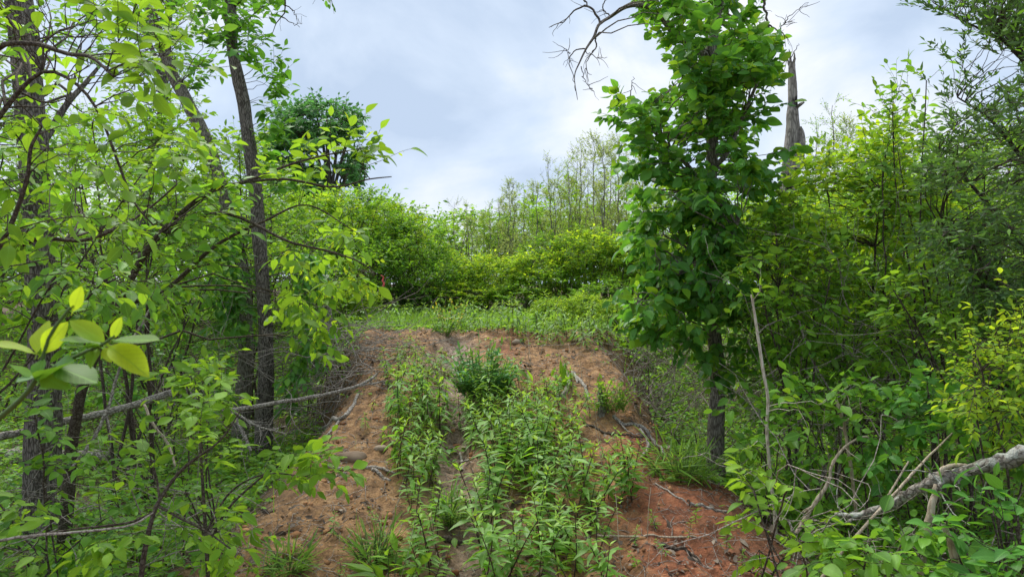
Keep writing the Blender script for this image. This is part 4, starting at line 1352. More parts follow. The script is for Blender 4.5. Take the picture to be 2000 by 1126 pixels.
    stems = [px_line(s, 20) for s in ([(268, 1230, 3.0, 13), (275, 1130, 3.0, 11), (290, 1040, 3.0, 10), (312, 975, 3.05, 8), (360, 912, 3.1, 6), (430, 860, 3.1, 4), (470, 800, 3.15, 3)],
                                      [(306, 985, 3.05, 6), (350, 1010, 3.0, 5), (400, 1035, 2.95, 4), (450, 1070, 2.9, 3)],
                                      [(300, 1000, 3.05, 6), (250, 1020, 3.0, 5), (150, 1032, 2.9, 4), (40, 1048, 2.8, 4), (-40, 1060, 2.8, 3)],
                                      [(312, 975, 3.05, 5), (305, 930, 3.1, 4), (290, 880, 3.1, 2)])]
    stems[0][0][0, 2] = float(height(stems[0][0][0, 0], stems[0][0][0, 1])) - 0.05
    c = np.concatenate([centers_in([(355, 820), (440, 800), (450, 870), (420, 930), (350, 900)], 8, 3.1, 0.2, rng), centers_in([(280, 860), (330, 850), (350, 940), (290, 930)], 4, 3.1, 0.2, rng),
                        centers_in([(20, 1000), (180, 960), (300, 1010), (250, 1110), (20, 1110)], 10, 2.9, 0.3, rng), centers_in([(330, 960), (420, 980), (460, 1100), (360, 1100)], 8, 3.0, 0.2, rng)])
    leafy('young_sapling', 'young sapling with one dark curved stem forking low, before the nearest trunk', 'sapling', stems, c, rng, 'ovate', 0.062, 'bright', nt=2, nl=5, L=0.15,
          single=200, detail=1, twig_r=0.0012, branch_r=0.003)
    rng = np.random.default_rng(68)
    stems = [px_line(s, 20) for s in ([(410, 1220, 3.6, 9), (405, 1100, 3.6, 8), (398, 980, 3.6, 7), (392, 880, 3.6, 5), (390, 790, 3.6, 3), (380, 740, 3.6, 2)],
                                      [(402, 1080, 3.6, 6), (440, 1000, 3.6, 5), (500, 940, 3.6, 4), (560, 900, 3.6, 3), (640, 860, 3.6, 2)],
                                      [(402, 1040, 3.6, 5), (450, 960, 3.7, 4), (520, 925, 3.7, 3), (600, 930, 3.6, 2)])]
    stems[0][0][0, 2] = float(height(stems[0][0][0, 0], stems[0][0][0, 1])) - 0.05
    c = np.concatenate([centers_in([(480, 900), (560, 870), (650, 850), (640, 930), (540, 950), (470, 960)], 15, 3.6, 0.2, rng), centers_in([(350, 740), (430, 730), (440, 800), (370, 830)], 7, 3.6, 0.15, rng),
                        centers_in([(430, 1000), (490, 1000), (480, 1090), (410, 1100)], 7, 3.6, 0.2, rng)])
    leafy('young_sapling', 'young sapling whose flat leafy sprays lean over the edge of the bare dirt', 'sapling', stems, c, rng, 'ovate', 0.068, 'bright', nt=2, nl=6, L=0.17,
          single=220, detail=1, twig_r=0.0012, branch_r=0.003, mats2=('yellow', 0.2))
    bush_at('young_sapling', 'small seedling sprouting at the foot of the leaning trunk pair', 'sapling', 380, 4.6,
            [(280, 700), (420, 720), (460, 780), (380, 800), (260, 780)], 14, 0.2, 69, 3, 0, r0=0.006, leaf='ovate', size=0.07, mat='bright', nt=2, nl=6, L=0.2, single=120)
    bush_at('low_shrub', 'low shrub of small bright leaves along the bottom edge beside the dirt', 'shrub', 430, 4.3,
            [(360, 960), (430, 950), (470, 1040), (460, 1110), (340, 1110)], 26, 0.3, 75, 5, 0.1, r0=0.006, leaf='ovate', size=0.055, mat='mid', mats2=('bright', 0.5), nt=2, nl=6, L=0.2, single=120)
    bush_at('low_shrub', 'low shrub in front of the foot of the nearest trunk', 'shrub', 60, 4.0,
            [(-60, 800), (20, 760), (150, 780), (180, 860), (260, 940), (220, 1060), (-60, 1090)], 50, 0.4, 76, 5, 0.1, r0=0.006, leaf='ovate', size=0.065, mat='mid', mats2=('bright', 0.5), nt=2, nl=6, L=0.2, single=140)
    bush_at('low_shrub', 'low shady shrub beyond the fallen branch, before the trunk pair', 'shrub', 330, 7.3,
            [(170, 690), (300, 660), (430, 700), (450, 780), (300, 800), (170, 790)], 60, 0.5, 77, 6, 0.15, r0=0.007, leaf='ovate', size=0.065, mat='vine', mats2=('mid', 0.4), nt=2, nl=6, L=0.22)
    bush_at('low_shrub', 'small bush hiding the top of the brush pile next to the pale stump', 'shrub', 610, 9.0,
            [(540, 560), (640, 540), (690, 600), (680, 680), (600, 700), (540, 660)], 70, 0.6, 78, 6, 0.2, r0=0.008, leaf='ovate', size=0.06, mat='mid', mats2=('bright', 0.4), nt=2, nl=6, L=0.26)

    bush_at('low_shrub', 'low bright bush on the shoulder between the brush pile and the tan dirt', 'shrub', 660, 8.4,
            [(600, 650), (690, 620), (730, 680), (700, 740), (640, 720)], 34, 0.4, 79, 5, 0.1, r0=0.006, leaf='ovate', size=0.055, mat='bright', mats2=('mid', 0.5), nt=2, nl=6, L=0.2)


left_side()


# ------------------------------------------------------------------ shrubs and young trees on the right
def right_side():
    bush_at('leafy_shrub', 'bright spreading shrub whose top half hides the foot of the broken snag', 'shrub', 1690, 7.0,
            [(1470, 450), (1510, 410), (1560, 350), (1590, 305), (1640, 305), (1690, 280), (1740, 240), (1800, 270), (1830, 340), (1840, 480), (1780, 590), (1660, 620), (1520, 580), (1470, 520)], 400, 0.8, 81, 7, 0.2, r0=0.022,
            leaf='ovate', size=0.076, mat='bright', mats2=('yellow', 0.3), nt=3, nl=7, L=0.28, wood='twig', single=280)
    bush_at('leafy_shrub', 'shrub with pale glossy leaf sprays touching the vine-covered tree', 'shrub', 1560, 5.8,
            [(1440, 470), (1520, 430), (1600, 470), (1640, 560), (1600, 660), (1500, 680), (1450, 600)], 80, 0.5, 82, 5, 0.2, r0=0.014,
            leaf='ovate', size=0.070, mat='bright', mats2=('mid', 0.5), nt=3, nl=6, L=0.26, wood='twig', single=200)
    # willow-leaved tree at the edge
    rng = np.random.default_rng(83)
    d = 5.0
    c = np.concatenate([centers_in([(1860, -60), (2100, -60), (2100, 640), (1960, 640), (1880, 560), (1830, 470), (1800, 370), (1840, 300), (1860, 240), (1905, 215), (1960, 190), (1990, 130), (1960, 90), (1900, 40)],
                                   470, d, 0.8, rng, 0.24, 50),
                        P(np.array([1822, 1838, 1850, 1870, 1890, 1905, 1925, 1940, 1860, 1880, 1925, 1960, 1850, 1905]), np.array([4, 14, 30, 38, 45, 58, 70, 100, 120, 135, 150, 110, 200, 175]), 4.9)])
    stems = [px_line(s, 26) for s in (
        [(2150, 1300, d, 60), (2120, 900, d, 45), (2080, 600, d, 30), (2065, 400, d, 20), (2045, 250, d, 13), (2010, 140, d, 8), (1960, 80, d, 5.5), (1890, 45, d, 3.5), (1822, 5, d, 2)],
        [(2080, 600, d, 16), (2000, 480, d, 10), (1930, 400, d, 7), (1870, 330, d, 5), (1830, 300, d, 3)],
        [(2060, 400, d, 12), (1990, 300, d, 8), (1930, 230, d, 5), (1870, 190, d, 3)],
        [(2100, 750, d, 16), (1980, 640, d, 10), (1890, 520, d, 7), (1840, 450, d, 4)])]
    stems[0][0][0, 2] = float(height(stems[0][0][0, 0], stems[0][0][0, 1])) - 0.1
    leafy('narrow_leaved_tree', 'dark tree of tiny narrow leaves hanging in high over the shrubs', 'tree', stems, c, rng, 'lance', 0.050, 'olive',
          nt=4, nl=10, L=0.26, droop=-0.12, wood='twig', stem_name='trunk', single=300, mats2=('mid', 0.15), twig_r=0.0015, spread=0.6, minpx=10, branch_r=0.006, up=0.06, tilt=0.9)
    rng = np.random.default_rng(84)
    bush_at('climbing_shrub', 'loose shrub tip waving thin tendrils above the bright shrub, against the sky', 'shrub', 1790, 6.0,
            [(1690, 210), (1745, 200), (1790, 140), (1815, 150), (1805, 230), (1840, 300), (1820, 420), (1720, 420), (1700, 300)], 46, 0.4, 84, 5, 0.2, r0=0.012,
            leaf='ovate', size=0.060, mat='mid', mats2=('bright', 0.4), nt=3, nl=6, L=0.30, wood='twig', up=0.08, single=150)
    bg = [(1480, 11, [(1420, 460), (1500, 430), (1580, 460), (1600, 640), (1560, 760), (1420, 740)], 'behind the vine-covered tree'),
          (1640, 10.5, [(1540, 400), (1640, 380), (1720, 420), (1740, 650), (1700, 780), (1540, 780)], 'behind the bright spreading shrub'),
          (1800, 10, [(1700, 340), (1800, 300), (1880, 360), (1900, 650), (1860, 780), (1700, 760)], 'behind the loose tendril-tipped shrub'),
          (1960, 9, [(1850, 300), (1960, 260), (2080, 320), (2080, 760), (1880, 760)], 'behind the narrow-leaved tree'),
          (1750, 14, [(1560, 420), (1700, 370), (1900, 350), (2100, 330), (2100, 640), (1560, 640)], 'far back beyond all the shrubs beside the snag'),
          (2060, 13, [(1900, 300), (2040, 250), (2160, 300), (2160, 650), (1900, 650)], 'farthest toward the edge behind the narrow-leaved tree')]
    for i, (bx, d, poly, where) in enumerate(bg):
        bush_at('understory_tree', f'understory tree {where}', 'tree', bx, d, poly, 300, 1.2, 90 + i, 7, 0.2, r0=0.03,
                leaf='ovate', size=0.080, mat='bright', mats2=('mid', 0.4), nt=4, nl=7, L=0.42, wood='twig', detail=0, group='understory trees at the right of the clearing')
    bush_at('leafy_shrub', 'twiggy half-bare shrub in the shade beside the vine-covered trunk', 'shrub', 1570, 6.2,
            [(1440, 600), (1560, 620), (1700, 600), (1760, 700), (1720, 820), (1580, 860), (1460, 800)], 110, 0.6, 97, 10, 0.1, r0=0.012,
            leaf='ovate', size=0.065, mat='mid', mats2=('bright', 0.4), nt=2, nl=5, L=0.28, wood='brush', single=150)
    bush_at('leafy_shrub', 'mid-height shrub filling in under the narrow-leaved tree', 'shrub', 1860, 5.2,
            [(1720, 560), (1850, 520), (2050, 560), (2050, 760), (1900, 820), (1740, 780)], 120, 0.6, 98, 8, 0.15, r0=0.012,
            leaf='ovate', size=0.060, mat='bright', mats2=('mid', 0.5), nt=3, nl=6, L=0.24, wood='twig', single=220)
    bush_at('privet_shrub', 'bright small-leaved shrub under the narrow-leaved tree, level with the ridge top', 'shrub', 2010, 3.7,
            [(1850, 700), (1930, 650), (2000, 600), (2060, 640), (2060, 900), (1960, 880), (1880, 800)], 90, 0.3, 99, 7, 0.15, r0=0.008,
            leaf='ovate', size=0.036, mat='yellow', mats2=('bright', 0.5), nt=3, nl=8, L=0.2, single=300, minpx=9)
    low = [(1480, 5.0, [(1440, 800), (1520, 780), (1560, 900), (1540, 1010), (1460, 1000)], 30, 'mid', 'low leafy bush between the vine-covered trunk and the thin pale stem'),
           (1620, 4.6, [(1540, 780), (1660, 740), (1720, 820), (1700, 960), (1560, 960)], 46, 'mid', 'low leafy bush behind the tip of the lichened fallen branch'),
           (1800, 4.4, [(1700, 780), (1800, 740), (1900, 800), (1880, 920), (1720, 930)], 46, 'vine', 'low shady bush above the middle of the lichened fallen branch'),
           (1540, 3.5, [(1460, 940), (1560, 930), (1620, 1010), (1600, 1110), (1470, 1100)], 14, 'bright', 'broad-leaved seedlings at the lower edge of the red dirt'),
           (1700, 3.2, [(1600, 1060), (1720, 1050), (1800, 1040), (1800, 1120), (1620, 1126)], 24, 'mid', 'low broad-leaved plant under the tip of the lichened fallen branch'),
           (1930, 3.1, [(1850, 1020), (1960, 1000), (2060, 980), (2060, 1126), (1850, 1126)], 30, 'vine', 'dark broad-leaved plant under the thick end of the lichened fallen branch'),
           (1950, 4.0, [(1860, 760), (1960, 800), (2060, 800), (2060, 900), (1900, 900)], 30, 'mid', 'mid-green bush above the thick end of the lichened fallen branch')]
    for i, (bx, d, poly, n, mat, label) in enumerate(low):
        bush_at('low_shrub', label, 'shrub', bx, d, poly, n, 0.3, 110 + i, 5, 0.1, r0=0.006, leaf='ovate' if i % 2 else 'broad', size=0.070, mat=mat, mats2=('mid', 0.4), nt=2, nl=6, L=0.2, single=150, minpx=12)
    # thin pale stem with a few fresh leaves
    rng = np.random.default_rng(120)
    s = px_line([(1516, 1070, 4.6, 10), (1513, 1000, 4.6, 9.5), (1505, 930, 4.6, 9), (1498, 840, 4.6, 8.5), (1500, 780, 4.6, 8), (1490, 720, 4.6, 8), (1478, 640, 4.6, 7), (1468, 575, 4.6, 6)], 40)
    s = (s[0], s[1] * 0.8)
    c = P(np.array([1472, 1500, 1560, 1600, 1515, 1480, 1505]), np.array([585, 905, 800, 790, 970, 860, 940]), np.array([4.6, 4.5, 4.3, 4.3, 4.5, 4.6, 4.6]))
    leafy('pale_stem', 'thin straight pale bare stem leaning slightly, beside the vine-covered trunk', 'sapling', [s], c, rng, 'ovate', 0.075, 'bright', nt=2, nl=5, L=0.2, wood='pale', single=60)

    bush_at('low_shrub', 'low bright bush on the shoulder of the ridge past the bare crest', 'shrub', 1265, 8.6,
            [(1215, 690), (1250, 640), (1320, 640), (1370, 690), (1330, 750), (1240, 740)], 44, 0.5, 121, 6, 0.1, r0=0.006, leaf='ovate', size=0.055, mat='bright', mats2=('mid', 0.5), nt=2, nl=6, L=0.22)
    bush_at('low_shrub', 'low leafy bush at the foot of the vine-covered trunk', 'shrub', 1350, 6.9,
            [(1290, 850), (1340, 820), (1440, 800), (1460, 900), (1420, 960), (1330, 930)], 40, 0.4, 122, 6, 0.1, r0=0.005, leaf='ovate', size=0.05, mat='mid', mats2=('bright', 0.5), nt=2, nl=6, L=0.18)

    bush_at('leafy_shrub', 'full small-leaved shrub spreading low beyond the thin pale stem', 'shrub', 1640, 6.7,
            [(1440, 620), (1520, 560), (1640, 560), (1760, 540), (1880, 560), (1900, 700), (1820, 800), (1600, 800), (1460, 760)], 230, 0.7, 123, 10, 0.2, r0=0.012,
            leaf='ovate', size=0.060, mat='bright', mats2=('mid', 0.5), nt=3, nl=7, L=0.24, wood='twig')


right_side()
# ------------------------------------------------------------------ weeds on the mound
def make_weed(seed, h, single, lean=0.07, mat='weed', size=0.100, shape='lance', step=0.036):
    """Upright weed: a dark stem, drooping pairs of lance leaves, a pale young tuft on top."""
    rng = np.random.default_rng(seed)
    n = 10
    s = np.linspace(0, 1, n)
    ln = rng.normal(0, lean, 2)
    p = np.stack([ln[0] * s ** 1.5 + 0.008 * np.sin(s * 5 + seed), ln[1] * s ** 1.5, s * h - 0.03], 1)
    root = thing('weed_plant', 'x', 'weed')
    g = Geo()
    tubes(g, p, np.linspace(0.0042, 0.0022, n), 6)
    obj('stem', g.mesh('stem', M['stem']), root)
    nn = max(6, int(h / step))
    pos, dr, nm, sz, top = [], [], [], [], []
    for k in range(nn):
        t = 0.26 + 0.72 * k / (nn - 1)
        q = np.array([np.interp(t, s, p[:, i]) for i in range(3)])
        az0 = k * 2.4 + rng.uniform(-.4, .4)
        young = t > 0.90
        for j in range(3 if young else 2):
            az = az0 + j * (2 * math.pi / (3 if young else 2)) + rng.uniform(-.35, .35)
            el = rng.uniform(0.5, 1.0) if young else rng.uniform(-0.15, 0.35)
            d = np.array([math.cos(az) * math.cos(el), math.sin(az) * math.cos(el), math.sin(el)])
            pos.append(q + d * 0.004)
            dr.append(d)
            nm.append(np.array([0, 0, 1.0]) + rng.normal(0, 0.2, 3) + (-d * 0.5 if young else 0))
            sz.append(size * (0.62 if young else (0.7 + 0.5 * math.sin(t * 3.0))) * rng.uniform(0.8, 1.2))
            top.append(young)
    pos, dr, nm, sz, top = map(np.array, (pos, dr, nm, sz, top))
    fr = leaf_frames(dr, nm)
    if single:
        leaf_objects(root, pos[~top], fr[~top], sz[~top], shape, mat, rng, 1)
        leaf_objects(root, pos[top], fr[top], sz[top], shape, 'weed_top', rng, 1)
    else:
        g = Geo()
        add_leaves(g, pos[~top], fr[~top], sz[~top], shape, 1, rng, (0.3, 0.7))
        add_leaves(g, pos[top], fr[top], sz[top], shape, 1, rng, (0.1, 0.3), mi=1)
        obj('foliage', g.mesh('foliage', [M[mat], M['weed_top']], uv=True), root, 'stuff')
    return root


def scatter_px(poly, n, rng, mind=0.05):
    """Ground places seen inside a silhouette, at least mind metres apart."""
    poly = np.asarray(poly, float)
    lo, hi = poly.min(0), poly.max(0)
    out = []
    for _ in range(n * 12):
        x, y = rng.uniform(lo[0], hi[0]), rng.uniform(lo[1], hi[1])
        if not in_poly(np.array([x]), np.array([y]), poly)[0]:
            continue
        g = G(x, y)
        if vnoise(g[0] * 3.1, g[1] * 2.2, 77) < 0.24:
            continue
        if all((g[0] - o[0]) ** 2 + (g[1] - o[1]) ** 2 > mind * mind for o in out):
            out.append(g)
        if len(out) >= n:
            break
    return out


def weeds():
    rng = np.random.default_rng(130)
    kinds = [(0.36, 'weed', 0.088, 'lance', .033), (0.42, 'weed', 0.094, 'lance', .036), (0.30, 'mid', 0.085, 'narrow', .026), (0.24, 'bright', 0.070, 'ovate', .040), (0.47, 'weed', 0.092, 'lance', .034),
             (0.33, 'bright', 0.090, 'lance', .040), (0.40, 'mid', 0.110, 'lance', .044), (0.20, 'yellow', 0.080, 'lance', .036)]
    near = [make_weed(140 + k, h, True, mat=m, size=s, shape=f, step=st) for k, (h, m, s, f, st) in enumerate(kinds)]
    far = [make_weed(150 + k, h, False, mat=m, size=s, shape=f, step=st) for k, (h, m, s, f, st) in enumerate(kinds)]
    used = set()
    zones = [  # silhouette of the feet, how many, near kind, size, label
        ([(945, 1170), (1080, 1180), (1190, 1170), (1170, 1060), (1150, 960), (1120, 900), (1000, 880), (940, 930), (930, 1020)], 95, True, 1.0,
         'dark-stemmed weed at # of the broad thick patch', .075),
        ([(930, 920), (1110, 900), (1120, 830), (1040, 800), (920, 800), (895, 850)], 52, False, 0.95, 'weed at # of the thinner patch below the cut stump', .08),
        ([(775, 960), (850, 960), (858, 900), (800, 880), (775, 900)], 20, False, 0.95, 'weed at # of the weed strip beside the middle of the gully', .07),
        ([(770, 890), (870, 880), (872, 780), (800, 770), (760, 800)], 32, False, 1.0, 'weed at # of the tall clump beside the top of the gully', .08),
        ([(815, 1180), (868, 1180), (856, 1060), (845, 980), (800, 990), (800, 1060)], 17, True, 0.85, 'weed at # of the strip between gully and tan dirt, low down', .075),
        ([(745, 760), (840, 750), (830, 690), (770, 690)], 20, False, 0.8, 'weed at # of the highest weed clump on the ramp, above the tan ridge', .10),
        ([(850, 770), (885, 765), (880, 700), (850, 700)], 6, False, 0.8, 'leafy weed at the head of the gully just above its muddy channel', .08),
        ([(900, 830), (1030, 840), (1030, 770), (1000, 760), (900, 780)], 16, False, 0.75, 'weed at # of the mass round the foot of the round dark clump', .08),
        ([(1180, 985), (1235, 985), (1240, 955), (1190, 955)], 9, True, 0.95, 'leafy weed in the separate tuft standing alone where the red clay begins', .05),
        ([(1150, 850), (1220, 900), (1230, 930), (1150, 930)], 9, False, 0.7, 'leafy weed scattered below the cut stump beside the forked pale branch', .12),
        ([(1040, 770), (1140, 745), (1160, 830), (1060, 820)], 9, False, 0.7, 'leafy weed scattered around the pale roots', .14),
        ([(590, 1120), (690, 1000), (740, 1000), (770, 1120), (700, 1170)], 7, True, 0.45, 'small weed growing singly on the bare tan dirt', .2),
        ([(1230, 1120), (1230, 1000), (1420, 1020), (1470, 1120)], 8, True, 0.38, 'small weed growing singly on the red clay', .2),
        ([(700, 905), (770, 880), (770, 790), (720, 780)], 4, False, 0.5, 'small weed growing singly high on the tan ridge', .15),
    ]
    for poly, n, is_near, sc, label, mind in zones:
        spots = scatter_px(poly, n, rng, mind)
        ys, xs = np.array([q[1] for q in spots]), np.array([q[0] for q in spots])
        made = []
        for q in spots:
            k = int(rng.choice(8, p=[.2, .18, .1, .1, .14, .1, .1, .08]))
            proto = (near if is_near else far)[k]
            s = sc * rng.uniform(0.68, 1.18)
            key = (is_near, k)
            tilt = (rng.normal(0, 0.12), rng.normal(0, 0.12))
            if key not in used:
                used.add(key)
                o = proto
                o.location, o.scale, o.rotation_euler = q, (s, s, s), (*tilt, rng.uniform(0, 6.28))
            else:
                o = copy_tree(proto, q, rng.uniform(0, 6.28), s, tilt=tilt)
            row = ''
            if n > 12:
                f = float((ys < q[1]).mean())
                row = 'front' if f < .34 else 'middle' if f < .67 else 'back'
                if n > 40:
                    g = float((xs < q[0]).mean())
                    row = ('gully side of' if g < .4 else 'clay side of' if g > .75 else 'centre of') + ' the ' + row
            o['label'] = label.replace('#', 'the ' + row if row else '').replace('  ', ' ')
            o['group'] = 'leafy weeds on the dirt mound'
    crest = [([(690, 640), (900, 640), (900, 612), (690, 612)], 70, 0.85, 'leafy weed in the low row along the crest before the shady hollow with the pink ribbon'),
             ([(1000, 672), (1240, 690), (1240, 640), (1120, 625), (1000, 640)], 90, 0.95, 'leafy weed in the tall green bank on the crest beside the vine-covered tree'),
             ([(900, 650), (1010, 655), (1000, 630), (900, 625)], 50, 0.8, 'leafy weed on the crest below the bright yellow-green bushes')]
    g = Geo()
    for poly, n, sc, label in crest:
        for q in scatter_px(poly, n, rng, 0.14):
            proto = far[int(rng.integers(8))]
            s, a = sc * rng.uniform(0.75, 1.3), rng.uniform(0, 6.28)
            R = np.array([[math.cos(a), -math.sin(a), 0], [math.sin(a), math.cos(a), 0], [0, 0, 1]]) * s
            for ch in proto.children:
                me = ch.data
                v = np.empty(len(me.vertices) * 3, np.float32)
                me.vertices.foreach_get('co', v)
                lt, li, mi = (np.empty(len(me.polygons), np.int32), np.empty(len(me.loops), np.int32), np.empty(len(me.polygons), np.int32))
                me.polygons.foreach_get('loop_total', lt)
                me.polygons.foreach_get('material_index', mi)
                me.loops.foreach_get('vertex_index', li)
                st = np.concatenate([[0], np.cumsum(lt)[:-1]])
                first = True
                for k in (3, 4):
                    for m_ in (0, 1):
                        f = (lt == k) & (mi == m_)
                        if f.any():
                            fc = li[st[f][:, None] + np.arange(k)]
                            slot = 2 if ch.name.startswith('stem') else m_
                            if first:
                                g.add(v.reshape(-1, 3) @ R.T + q, [fc], slot)
                                n0, first = g.n - len(v) // 3, False
                            else:
                                g.f.append(fc + n0)
                                g.fm.append(np.full(len(fc), slot))
    obj('crest_weeds', g.mesh('crest_weeds', [M['weed'], M['weed_top'], M['stem']]), None, 'stuff')


weeds()


def clump(name, label, cat, base, n, h, w, leaf, size, mat, seed, per=16, stem='green_stem', mats2=None, single=0):
    """A dense clump: many upright stems from one foot, leafy all the way up."""
    rng = np.random.default_rng(seed)
    root = thing(name, label, cat, base)
    az = rng.uniform(0, 6.28, n)
    r = np.sqrt(rng.random(n)) * w
    p0 = np.stack([np.cos(az) * r * 0.45, np.sin(az) * r * 0.45, np.full(n, -0.03)], 1)
    d0 = np.stack([np.cos(az) * r * 0.8 / h, np.sin(az) * r * 0.8 / h, np.ones(n)], 1)
    ln = h * (1.05 - 0.30 * (r / w) ** 2) * (rng.uniform(0.6, 1.25, n) if n < 100 else rng.uniform(0.5, 1.2, n))
    tw = walk(p0, d0, ln, 8, rng, 0.05, 0.0)
    g = Geo()
    tubes(g, tw, np.linspace(0.0042, 0.002, 8)[None] * np.ones((n, 1)), 5)
    obj('stems', g.mesh('stems', M[stem]), root, 'stuff')
    pos, fr = leaves_on(tw, per, rng, 0.9, 0.15, 0.4, 0.22)
    sz = size * rng.uniform(0.6, 1.3, len(pos))
    if single:
        x, y, d = project(pos + np.asarray(base))
        k = np.zeros(len(pos), bool)
        k[np.argsort(-sz / d)[:single]] = True
        leaf_objects(root, pos[k], fr[k], sz[k], leaf, mat, rng, 1)
        pos, fr, sz = pos[~k], fr[~k], sz[~k]
    g = Geo()
    z = rng.random(len(pos)) < (mats2[1] if mats2 else 0)
    add_leaves(g, pos[~z], fr[~z], sz[~z], leaf, 1, rng)
    add_leaves(g, pos[z], fr[z], sz[z], leaf, 1, rng, mi=1)
    obj('foliage', g.mesh('foliage', [M[mat], M[mats2[0] if mats2 else mat]], uv=True), root, 'stuff')
    return root


def clumps():
    clump('bushy_weed', 'round dense clump of deeper green pointed leaves in the middle of the ramp', 'weed clump', G(944, 772), 120, 0.46, 0.38, 'lance', 0.070, 'blue', 160, 20,
          mats2=('weed', 0.5), single=150)
    clump('bushy_weed', 'smaller rounded clump of coarse leaves on the tall green bank at the crest', 'weed clump', P(1180, 640, 12.0) - np.array([0, 0, 0.1]), 40, 0.42, 0.40, 'lance', 0.13, 'weed', 161, 10)
    clump('bushy_weed', 'broad pale green clump at the crest, nearest the vine-covered tree', 'weed clump', G(1225, 690), 34, 0.40, 0.34, 'lance', 0.11, 'bright', 162, 10)
    clump('yellow_flower', 'plant with a spray of small yellow flowers at the top of the dirt', 'flower', G(880, 640), 16, 0.42, 0.22, 'ovate', 0.045, 'petal', 163, 9, mats2=('weed', 0.45))
    clump('bushy_weed', 'small dark clump right below the yellow flowers at the lip of the dirt', 'weed clump', G(865, 652), 18, 0.28, 0.22, 'lance', 0.10, 'weed', 164, 9)
    clump('leafy_rosette', 'rosette of broad upright bright leaves near the pale roots', 'weed clump', G(1068, 757), 8, 0.20, 0.22, 'lance', 0.16, 'bright', 165, 6)
    clump('leafy_rosette', 'broad-bladed bright green plant at the bottom edge on the tan dirt', 'weed clump', G(765, 1126) , 7, 0.16, 0.2, 'lance', 0.15, 'bright', 166, 6)
    clump('grass_tuft', 'tuft of fine grass growing out of the gully side', 'grass tuft', G(880, 1020), 60, 0.16, 0.16, 'blade', 0.14, 'grass', 167, 4, stem='green_stem')
    clump('grass_tuft', 'tuft of fine grass on the bare tan dirt low down', 'grass tuft', G(728, 1085), 50, 0.15, 0.16, 'blade', 0.13, 'grass', 168, 4)
    clump('grass_tuft', 'larger tuft of grass at the foot of the vine-covered tree', 'grass tuft', G(1330, 930), 70, 0.24, 0.34, 'blade', 0.18, 'grass', 169, 5)
    clump('grass_tuft', 'tuft of grass sprouting at the lower edge of the tan dirt', 'grass tuft', G(560, 1110), 40, 0.12, 0.14, 'blade', 0.15, 'grass', 170, 4)


clumps()

# ------------------------------------------------------------------ ground cover nobody could count
def undergrowth():
    rng = np.random.default_rng(171)
    n = 36000
    x, y = rng.uniform(-9, 9, n), rng.uniform(2.6, 15, n) 
    m = mound_mask(x, y) * (1 - sstep(9.6, 10.2, y))
    ok = (rng.random(n) > sstep(0.02, 0.45, m) * 0.955) & (np.abs(x) < y * 0.80 + 0.4) & (vnoise(x * 1.1, y * 1.1, 4) > 0.22 + 0.25 * m)
    x, y = x[ok], y[ok]
    z = height(x, y)
    k = 6
    az = rng.uniform(0, 6.28, (len(x), k))
    hh = rng.uniform(0.03, 0.30, (len(x), 1)) * (1 - 0.75 * mound_mask(x, y) * (y < 9.6))[:, None] * (1 - 0.55 * (y > 9.5))[:, None] * (0.35 + 0.65 * sstep(0.0, 0.8, np.abs(np.abs(x) - 1.4)))[:, None]
    rr = rng.uniform(0.01, 0.09, (len(x), k))
    pos = np.stack([x[:, None] + np.cos(az) * rr, y[:, None] + np.sin(az) * rr, z[:, None] + hh * rng.uniform(0.4, 1.0, (len(x), k))], -1).reshape(-1, 3)
    d = np.stack([np.cos(az), np.sin(az), rng.uniform(-0.3, 0.4, az.shape)], -1).reshape(-1, 3)
    nm = np.array([0, 0, 1.0]) + rng.normal(0, 0.35, d.shape)
    fr = leaf_frames(d, nm)
    sz = rng.uniform(0.032, 0.085, len(pos))
    dist = pos[:, 1]
    pick = rng.random(len(pos))
    g = Geo()
    for lo, hi, mi in ((0, .45, 0), (.45, .82, 1), (.82, 1.1, 2)):
        s = (pick >= lo) & (pick < hi)
        a, b = s & (dist < 6.5), s & (dist >= 6.5)
        add_leaves(g, pos[a], fr[a], sz[a], 'ovate', 1, rng, mi=mi)
        add_leaves(g, pos[b], fr[b], sz[b], 'ovate', 0, rng, mi=mi)
    obj('undergrowth', g.mesh('undergrowth', [M['bright'], M['mid'], M['vine']], uv=True), None, 'stuff')


